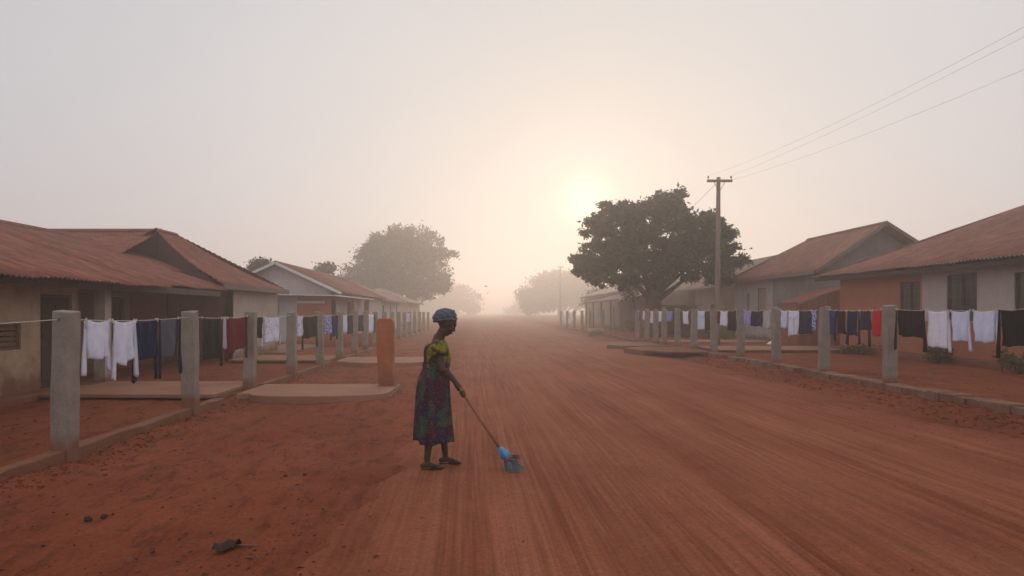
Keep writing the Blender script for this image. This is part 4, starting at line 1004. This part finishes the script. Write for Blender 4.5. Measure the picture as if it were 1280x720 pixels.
# head in its own frame, bowed 32 degrees
hp=R(32); HC=Vector((-.338,7.02,z(1.488)))
hr=Matrix.Rotation(hp,3,'Y')
def hl(f,s,u): return HC+hr@Vector((f,s,u))
def hel(f,s,u,r): B.ell(hl(f,s,u),r,16,12,hr)
hel(-.005,0,.012,(.097,.076,.098)); hel(.035,0,-.045,(.062,.058,.075)); hel(.045,0,-.092,(.042,.040,.034)); hel(.066,0,-.108,(.018,.020,.016))
hel(.082,0,.018,(.018,.05,.022)); B.cap(hl(.090,0,.0),.010,hl(.108,0,-.036),.0125); hel(.100,-.011,-.041,(.010,.008,.007)); hel(.100,.011,-.041,(.010,.008,.007))
hel(.093,0,-.066,(.014,.024,.008)); hel(.090,0,-.080,(.013,.021,.008)); hel(.06,-.038,-.035,(.025,.02,.022)); hel(.06,.038,-.035,(.025,.02,.022))
for s in (-1,1): hel(-.012,s*.076,-.02,(.017,.008,.029))
# legs and feet
for (hy,kx,ky,ax,ay,sgn) in ((6.94,-.500,6.915,-.535,6.90,-1),(7.10,-.405,7.13,-.365,7.165,1)):
    cp((-.475,hy,.84),.088,(kx,ky,.48),.056); cp((kx,ky,.48),.054,(ax,ay,.10),.031); el(((kx+ax)/2-.018,(ky+ay)/2,.34),(.045,.042,.09))
    cp((ax-.045,ay,.042),.026,(ax+.02,ay,.055),.030); cp((ax,ay,.06),.030,(ax+.085,ay+.0,.032),.024); cp((ax+.06,ay,.030),.026,(ax+.125,ay-.005*sgn,.026),.020)
    for k in range(5):
        yy=ay+sgn*(-.026+.013*k); L=.165-.008*k; cp((ax+.115,yy,.024),.0095,(ax+L,yy,.020),.0078-.0005*k)
# arms
G0=Vector((-.245,6.972,z(.865))); G1=Vector((.214,6.845,z(.205))); ga=(G1-G0).normalized()
def hand(t,side,wrist):
    c=G0+ga*t; out=(Vector(wrist)-c); out-=ga*out.dot(ga); out.normalize(); tn=ga.cross(out).normalized()*side
    palm=c+out*.030; B.cap(Vector(wrist),.024,c+out*.045,.023,12)
    for k in range(4):
        o=c+ga*((k-1.5)*.0185); B.cap(c+out*.05+ga*((k-1.5)*.012),.013,o+out*.028+tn*.012,.0105,10)
        ln=(.95,1.05,1.0,.85)[k]; pr=None
        for q in range(6):
            an=R(35+q*44*ln); rr=.0245; p=o+(out*math.cos(an)+tn*math.sin(an))*rr
            if pr is not None: B.cap(pr,.0088-.0004*q,p,.0084-.0004*q,9)
            pr=p
    s=c+out*.045-ga*.028; m_=c+out*.018-tn*.022-ga*.030; e=c-out*.014-tn*.021-ga*.016
    B.cap(s,.012,m_,.0105,10); B.cap(m_,.0105,e,.0085,10)
wr=(-.268,6.905,z(.905)); wl=(-.225,7.065,z(.835))
cp((-.435,6.872,1.245),.050,(-.375,6.805,1.02),.037); cp((-.375,6.805,1.02),.037,(wr[0],wr[1],wr[2]-pz),.024); el((-.345,6.825,.985),(.038,.036,.05))
cp((-.435,7.168,1.245),.050,(-.385,7.235,1.01),.037); cp((-.385,7.235,1.01),.037,(wl[0],wl[1],wl[2]-pz),.024)
hand(.045,1,wr); hand(.130,-1,wl)
body=B.build('body',M['skin'],person,True)
rm=body.modifiers.new('remesh','REMESH'); rm.mode='VOXEL'; rm.voxel_size=.0055; rm.use_smooth_shade=True
sm=body.modifiers.new('smooth','SMOOTH'); sm.iterations=4; sm.factor=.5
for s in (-1,1): MB().ell(hl(.0765,s*.030,-.004),(.011,.012,.008),10,8,hr).build('eye',M['eye'],person,True)
def rings(name,mat,rows,nu=72,folds=0,seed=0,top=None,thick=.005,hem=0):
    r=random.Random(seed); ph=[r.uniform(0,6.28) for _ in range(5)]; vs=[];fs=[]
    zs_=[q[0] for q in rows]; nv=len(rows)*6
    def lerp(t):
        f=t*(len(rows)-1); i=min(int(f),len(rows)-2); a=f-i
        p=[rows[max(i-1,0)],rows[i],rows[i+1],rows[min(i+2,len(rows)-1)]]
        return [.5*((2*p[1][k])+(-p[0][k]+p[2][k])*a+(2*p[0][k]-5*p[1][k]+4*p[2][k]-p[3][k])*a*a+(-p[0][k]+3*p[1][k]-3*p[2][k]+p[3][k])*a**3) for k in range(len(rows[0]))]
    for j in range(nv+1):
        t=j/nv; zz,bk,fr,ry,am=lerp(t)
        for i in range(nu):
            th=2*math.pi*i/nu; w=am*(math.sin(folds*th+ph[0]+.6*math.sin(2*th+ph[1]))+.5*math.sin((folds*1.7)//1*th+ph[2]+2*t)+.25*math.sin(23*th+ph[3]))
            cx=(bk+fr)/2; rx=(fr-bk)/2; x=cx+(rx+w)*math.cos(th); y=PY+(ry+w)*math.sin(th)
            dz=(top(th)*(1-t) if top else 0)+(hem*math.sin(3*th+ph[4])*t)
            vs.append((x,y,z(zz+dz)))
    for j in range(nv):
        for i in range(nu): fs.append((j*nu+i,(j+1)*nu+i,(j+1)*nu+(i+1)%nu,j*nu+(i+1)%nu))
    o=MB().add(vs,fs).build(name,M[mat],person,True); m=o.modifiers.new('s','SOLIDIFY'); m.thickness=thick; m.offset=1; m.use_even_offset=False; return o
rings('skirt','skirt',[(1.075,-.572,-.318,.135,.0),(1.0,-.588,-.325,.160,.003),(.88,-.632,-.322,.185,.005),(.68,-.645,-.315,.195,.010),(.48,-.648,-.305,.198,.017),(.27,-.650,-.285,.205,.024)],folds=8,seed=3,hem=.012)
rings('waistband','skirt',[(1.085,-.570,-.316,.136,.002),(1.06,-.580,-.314,.144,.002),(1.035,-.584,-.318,.150,.002)],folds=5,seed=9,thick=.009)
rings('blouse','blouse',[(1.318,-.520,-.365,.125,.0),(1.285,-.556,-.340,.172,.0),(1.22,-.572,-.322,.176,.002),(1.14,-.570,-.306,.160,.004),(1.07,-.575,-.312,.145,.004),(1.03,-.578,-.320,.150,.004)],folds=7,seed=5,top=lambda th:-.05*max(0,-math.cos(th))-.02*max(0,math.cos(th)))
for s in (-1,1):
    a=Vector((-.440,PY+s*.150,z(1.262))); e=Vector((-.408,PY+s*.198,z(1.155))); pts=[a.lerp(e,k/6) for k in range(7)]
    rr=[.062,.074,.080,.081,.078,.072,.063]
    m=MB(); m.tube(pts,rr,26,cap=False); m.v=[(v[0]+.003*math.sin(i*2.1),v[1]+.003*math.cos(i*1.7),v[2]) for i,v in enumerate(m.v)]
    o=m.build('sleeve',M['blouse'],person,True); q=o.modifiers.new('s','SOLIDIFY'); q.thickness=.004
# head cloth: wound bands
def wrapmesh():
    vs=[];fs=[];nu,nv=64,36; rt=Matrix.Rotation(R(-6),3,'Y'); c=Vector((-.362,7.02,z(1.546)))
    for j in range(nv+1):
        ph=math.pi*j/nv
        for i in range(nu):
            th=2*math.pi*i/nu; d=Vector((math.sin(ph)*math.cos(th),math.sin(ph)*math.sin(th),math.cos(ph)))
            k=1+.020*math.sin(7*ph+1.6*math.sin(th)+1.2*math.cos(th)*2)+.015*math.sin(5*th+6*ph)+.10*max(0,-d.x)**3*max(0,.6-abs(d.z))
            q=rt@Vector((d.x*.122*k,d.y*.104*k,d.z*(.088 if d.z>0 else .074)*k)); vs.append(c+q)
    for j in range(nv):
        for i in range(nu): fs.append((j*nu+i,(j+1)*nu+i,(j+1)*nu+(i+1)%nu,j*nu+(i+1)%nu))
    return MB().add(vs,fs)
wrapmesh().build('headwrap',M['wrap'],person,True)
m=MB()
for k in range(3):
    pts=[]
    for i in range(25):
        th=2*math.pi*i/24; tl=(-.10+.10*k)
        q=Matrix.Rotation(R(-6-6*k),3,'Y')@Vector((.120*math.cos(th),.102*math.sin(th),-.034+.032*k+.006*math.sin(3*th)))*(1-.045*k); pts.append(Vector((-.362,7.02,z(1.546)))+q)
    m.tube(pts,[.010]*25,8,False)
m.build('twist',M['wrap'],person,True)
for (ax,ay,sgn) in ((-.535,6.90,-1),(-.365,7.165,1)):
    pts=[(ax-.062,ay-.010),(ax-.05,ay-.026),(ax+.02,ay-.027),(ax+.11,ay-.038),(ax+.155,ay-.026),(ax+.168,ay),(ax+.155,ay+.026),(ax+.11,ay+.038),(ax+.02,ay+.027),(ax-.05,ay+.026),(ax-.062,ay+.010)]
    s=MB().prism([(x,y,pz+.002) for x,y in pts],(0,0,.008)).build('sandal',M['sandal'],person,bevel=.003)
    MB().tube([(ax+.05,ay-.040,pz+.015),(ax+.085,ay-.022,pz+.046),(ax+.095,ay,pz+.052),(ax+.085,ay+.022,pz+.046),(ax+.05,ay+.040,pz+.015)],.005,8).build('strap',M['sandal'],s,True)
# broom
bz=float(road_h(np.array([.36]),np.array([6.84]))[0])
br=thing('broom','long handled broom with bright blue tied cloth and grey bristles on the road','broom',(.36,6.84,bz))
e=Vector((.214,6.845,z(.205))); top=G0-ga*.045
MB().tube([top,top.lerp(e,.3)+Vector((.002,0,.003)),top.lerp(e,.6)-Vector((0,0,.003)),e],[.014,.0145,.014,.015],10).build('handle',surf('bamboo handle',(.20,.075,.03),(.29,.12,.05),5,.6,.2,.003,sc=(3,3,3)),br,True)
bd=Vector((.62,-.03,-.78)).normalized(); sd=bd.cross(Vector((0,1,0))).normalized(); lat=Vector((0,1,0))
M['tarp']=plain('bright blue plastic cloth',(.025,.22,.42),.4,.5); M['bristle']=surf('grey bristles',(.06,.09,.11),(.20,.25,.28),20,.7,.2,.002,sc=(8,8,1)); M['tie']=plain('dark red tie',(.30,.02,.03),.7); M['dbr']=plain('dark bristles',(.05,.045,.04),.8)
m=MB(); nv,nu=12,20; vs=[];fs=[]; r9=random.Random(4)
for j in range(nv+1):
    t=j/nv; c=e-ga*.015*(1-t)+bd*(-.03+.135*t); rr=.016+.033*math.sin(min(1,t*1.25)*math.pi/2)-.012*max(0,t-.75)*4
    for i in range(nu):
        th=2*math.pi*i/nu; k=rr*(1+.16*math.sin(5*th+4*t)+.10*math.sin(9*th-7*t)); vs.append(c+sd*math.cos(th)*k*.9+lat*math.sin(th)*k*1.1)
for j in range(nv):
    for i in range(nu): fs.append((j*nu+i,(j+1)*nu+i,(j+1)*nu+(i+1)%nu,j*nu+(i+1)%nu))
fs+= [tuple(range(nu))[::-1],tuple(nv*nu+i for i in range(nu))]
MB().add(vs,fs).build('cloth_wrap',M['tarp'],br,True)
c=e+bd*.108; MB().tube([c+sd*math.cos(a)*.047+lat*math.sin(a)*.052 for a in np.linspace(0,6.283,21)],.0085,8,False).build('tie',M['tie'],br,True)
def bristles(n,spread,bias,L,rad):
    m=MB()
    for k in range(n):
        a=r9.uniform(0,6.28); q=r9.uniform(0,1)**.5; s0=c-bd*.02+sd*math.cos(a)*.036*q+lat*math.sin(a)*.042*q
        d=(bd+sd*(math.cos(a)*q*spread+bias)+lat*math.sin(a)*q*spread).normalized(); l_=L*r9.uniform(.8,1.05)
        en=s0+d*l_
        if en.z<bz+.004: en=s0+d*max(.04,(s0.z-bz-.004)/max(.05,-d.z)); 
        m.tube([s0,s0.lerp(en,.5),en],[rad,rad*.9,rad*.4],4)
    return m
bristles(170,.46,-.24,.20,.0032).build('bristles',M['bristle'],br)
bristles(60,.6,.75,.13,.0024).build('bristles',M['dbr'],br)

# ------------------------------------------------------------------ haze, sky, sun, camera
m=bpy.data.materials.new('dusty morning air'); m.use_nodes=True; nt=m.node_tree; nt.nodes.clear()
out=nt.nodes.new('ShaderNodeOutputMaterial'); pv=nt.nodes.new('ShaderNodeVolumePrincipled')
pv.inputs['Color'].default_value=(.985,.925,.875,1); pv.inputs['Density'].default_value=.0053; pv.inputs['Anisotropy'].default_value=.66
nt.links.new(pv.outputs[0],out.inputs['Volume'])
hz=MB().box(-405,405,-65,905,-1.2,19.6).build('haze',m); tag(hz,kind='stuff')
SD=Vector((math.sin(R(8.9))*math.cos(R(9.1)),math.cos(R(8.9))*math.cos(R(9.1)),math.sin(R(9.1))))
w=bpy.data.worlds.new('World'); S.world=w; w.use_nodes=True; nt=w.node_tree; bg=nt.nodes['Background']; l=nt.links
sky=N(nt,'ShaderNodeTexSky',sky_type='NISHITA'); sky.sun_disc=False; sky.sun_elevation=R(9.6); sky.sun_rotation=R(8.9); sky.dust_density=6; sky.air_density=1.2; sky.altitude=200
tc=N(nt,'ShaderNodeTexCoord'); nv_=N(nt,'ShaderNodeVectorMath',operation='NORMALIZE'); l.new(tc.outputs['Generated'],nv_.inputs[0])
dt=N(nt,'ShaderNodeVectorMath',operation='DOT_PRODUCT'); l.new(nv_.outputs[0],dt.inputs[0]); dt.inputs[1].default_value=SD
ang=mth(nt,'DIVIDE',mth(nt,'ARCCOSINE',mth(nt,'MINIMUM',dt.outputs['Value'],.99999)),math.pi)
K=1/180
stops=[(0,(1.25,1.13,.92)),(1.2*K,(1.10,1.0,.84)),(2.6*K,(.80,.735,.665)),(5.5*K,(.715,.67,.63)),(9*K,(.68,.645,.62)),(16*K,(.68,.66,.65)),(27*K,(.67,.66,.675)),(45*K,(.585,.59,.625)),(62*K,(.70,.695,.72)),(95*K,(1.02,1.01,1.05)),(180*K,(.60,.60,.65))]  # side sky out of view is raised to brighten laundry and upright faces
cr=ramp(nt,ang,stops)
nz=noise(nt,nv_.outputs[0],1.6,4,.55,(1,1,2.5))
cl=mixc(nt,1.0,cr,ramp(nt,nz,[(.3,(.965,.97,.98)),(.7,(1.03,1.02,1.015))]),'MULTIPLY')
ten=mixc(nt,1.0,cl,(10,10,10),'MULTIPLY')
fin=mixc(nt,.975,sky.outputs[0],ten)
l.new(fin,bg.inputs['Color']); bg.inputs['Strength'].default_value=.1
sl=bpy.data.lights.new('sun','SUN'); sl.energy=1.1; sl.angle=R(12); sl.color=(1,.80,.62)
so=bpy.data.objects.new('sun',sl); C.objects.link(so); so.rotation_euler=SD.to_track_quat('Z','Y').to_euler(); so.location=(30,60,40)
cd=bpy.data.cameras.new('camera'); cam=bpy.data.objects.new('camera',cd); C.objects.link(cam); S.camera=cam
cd.lens=24; cd.sensor_width=36; cd.shift_x=.03125; cd.shift_y=30/1280; cd.clip_start=.05; cd.clip_end=3000
cam.location=(0,0,CAMZ); cam.rotation_euler=(R(90),0,0)
vs_=S.view_settings; vs_.view_transform='Standard'; vs_.look='None'; vs_.gamma=1; vs_.exposure=0; vs_.use_curve_mapping=False
S.render.engine='CYCLES'; cy=S.cycles; cy.use_denoising=True; cy.max_bounces=8; cy.diffuse_bounces=3; cy.volume_bounces=4; cy.transmission_bounces=4; cy.sample_clamp_indirect=6
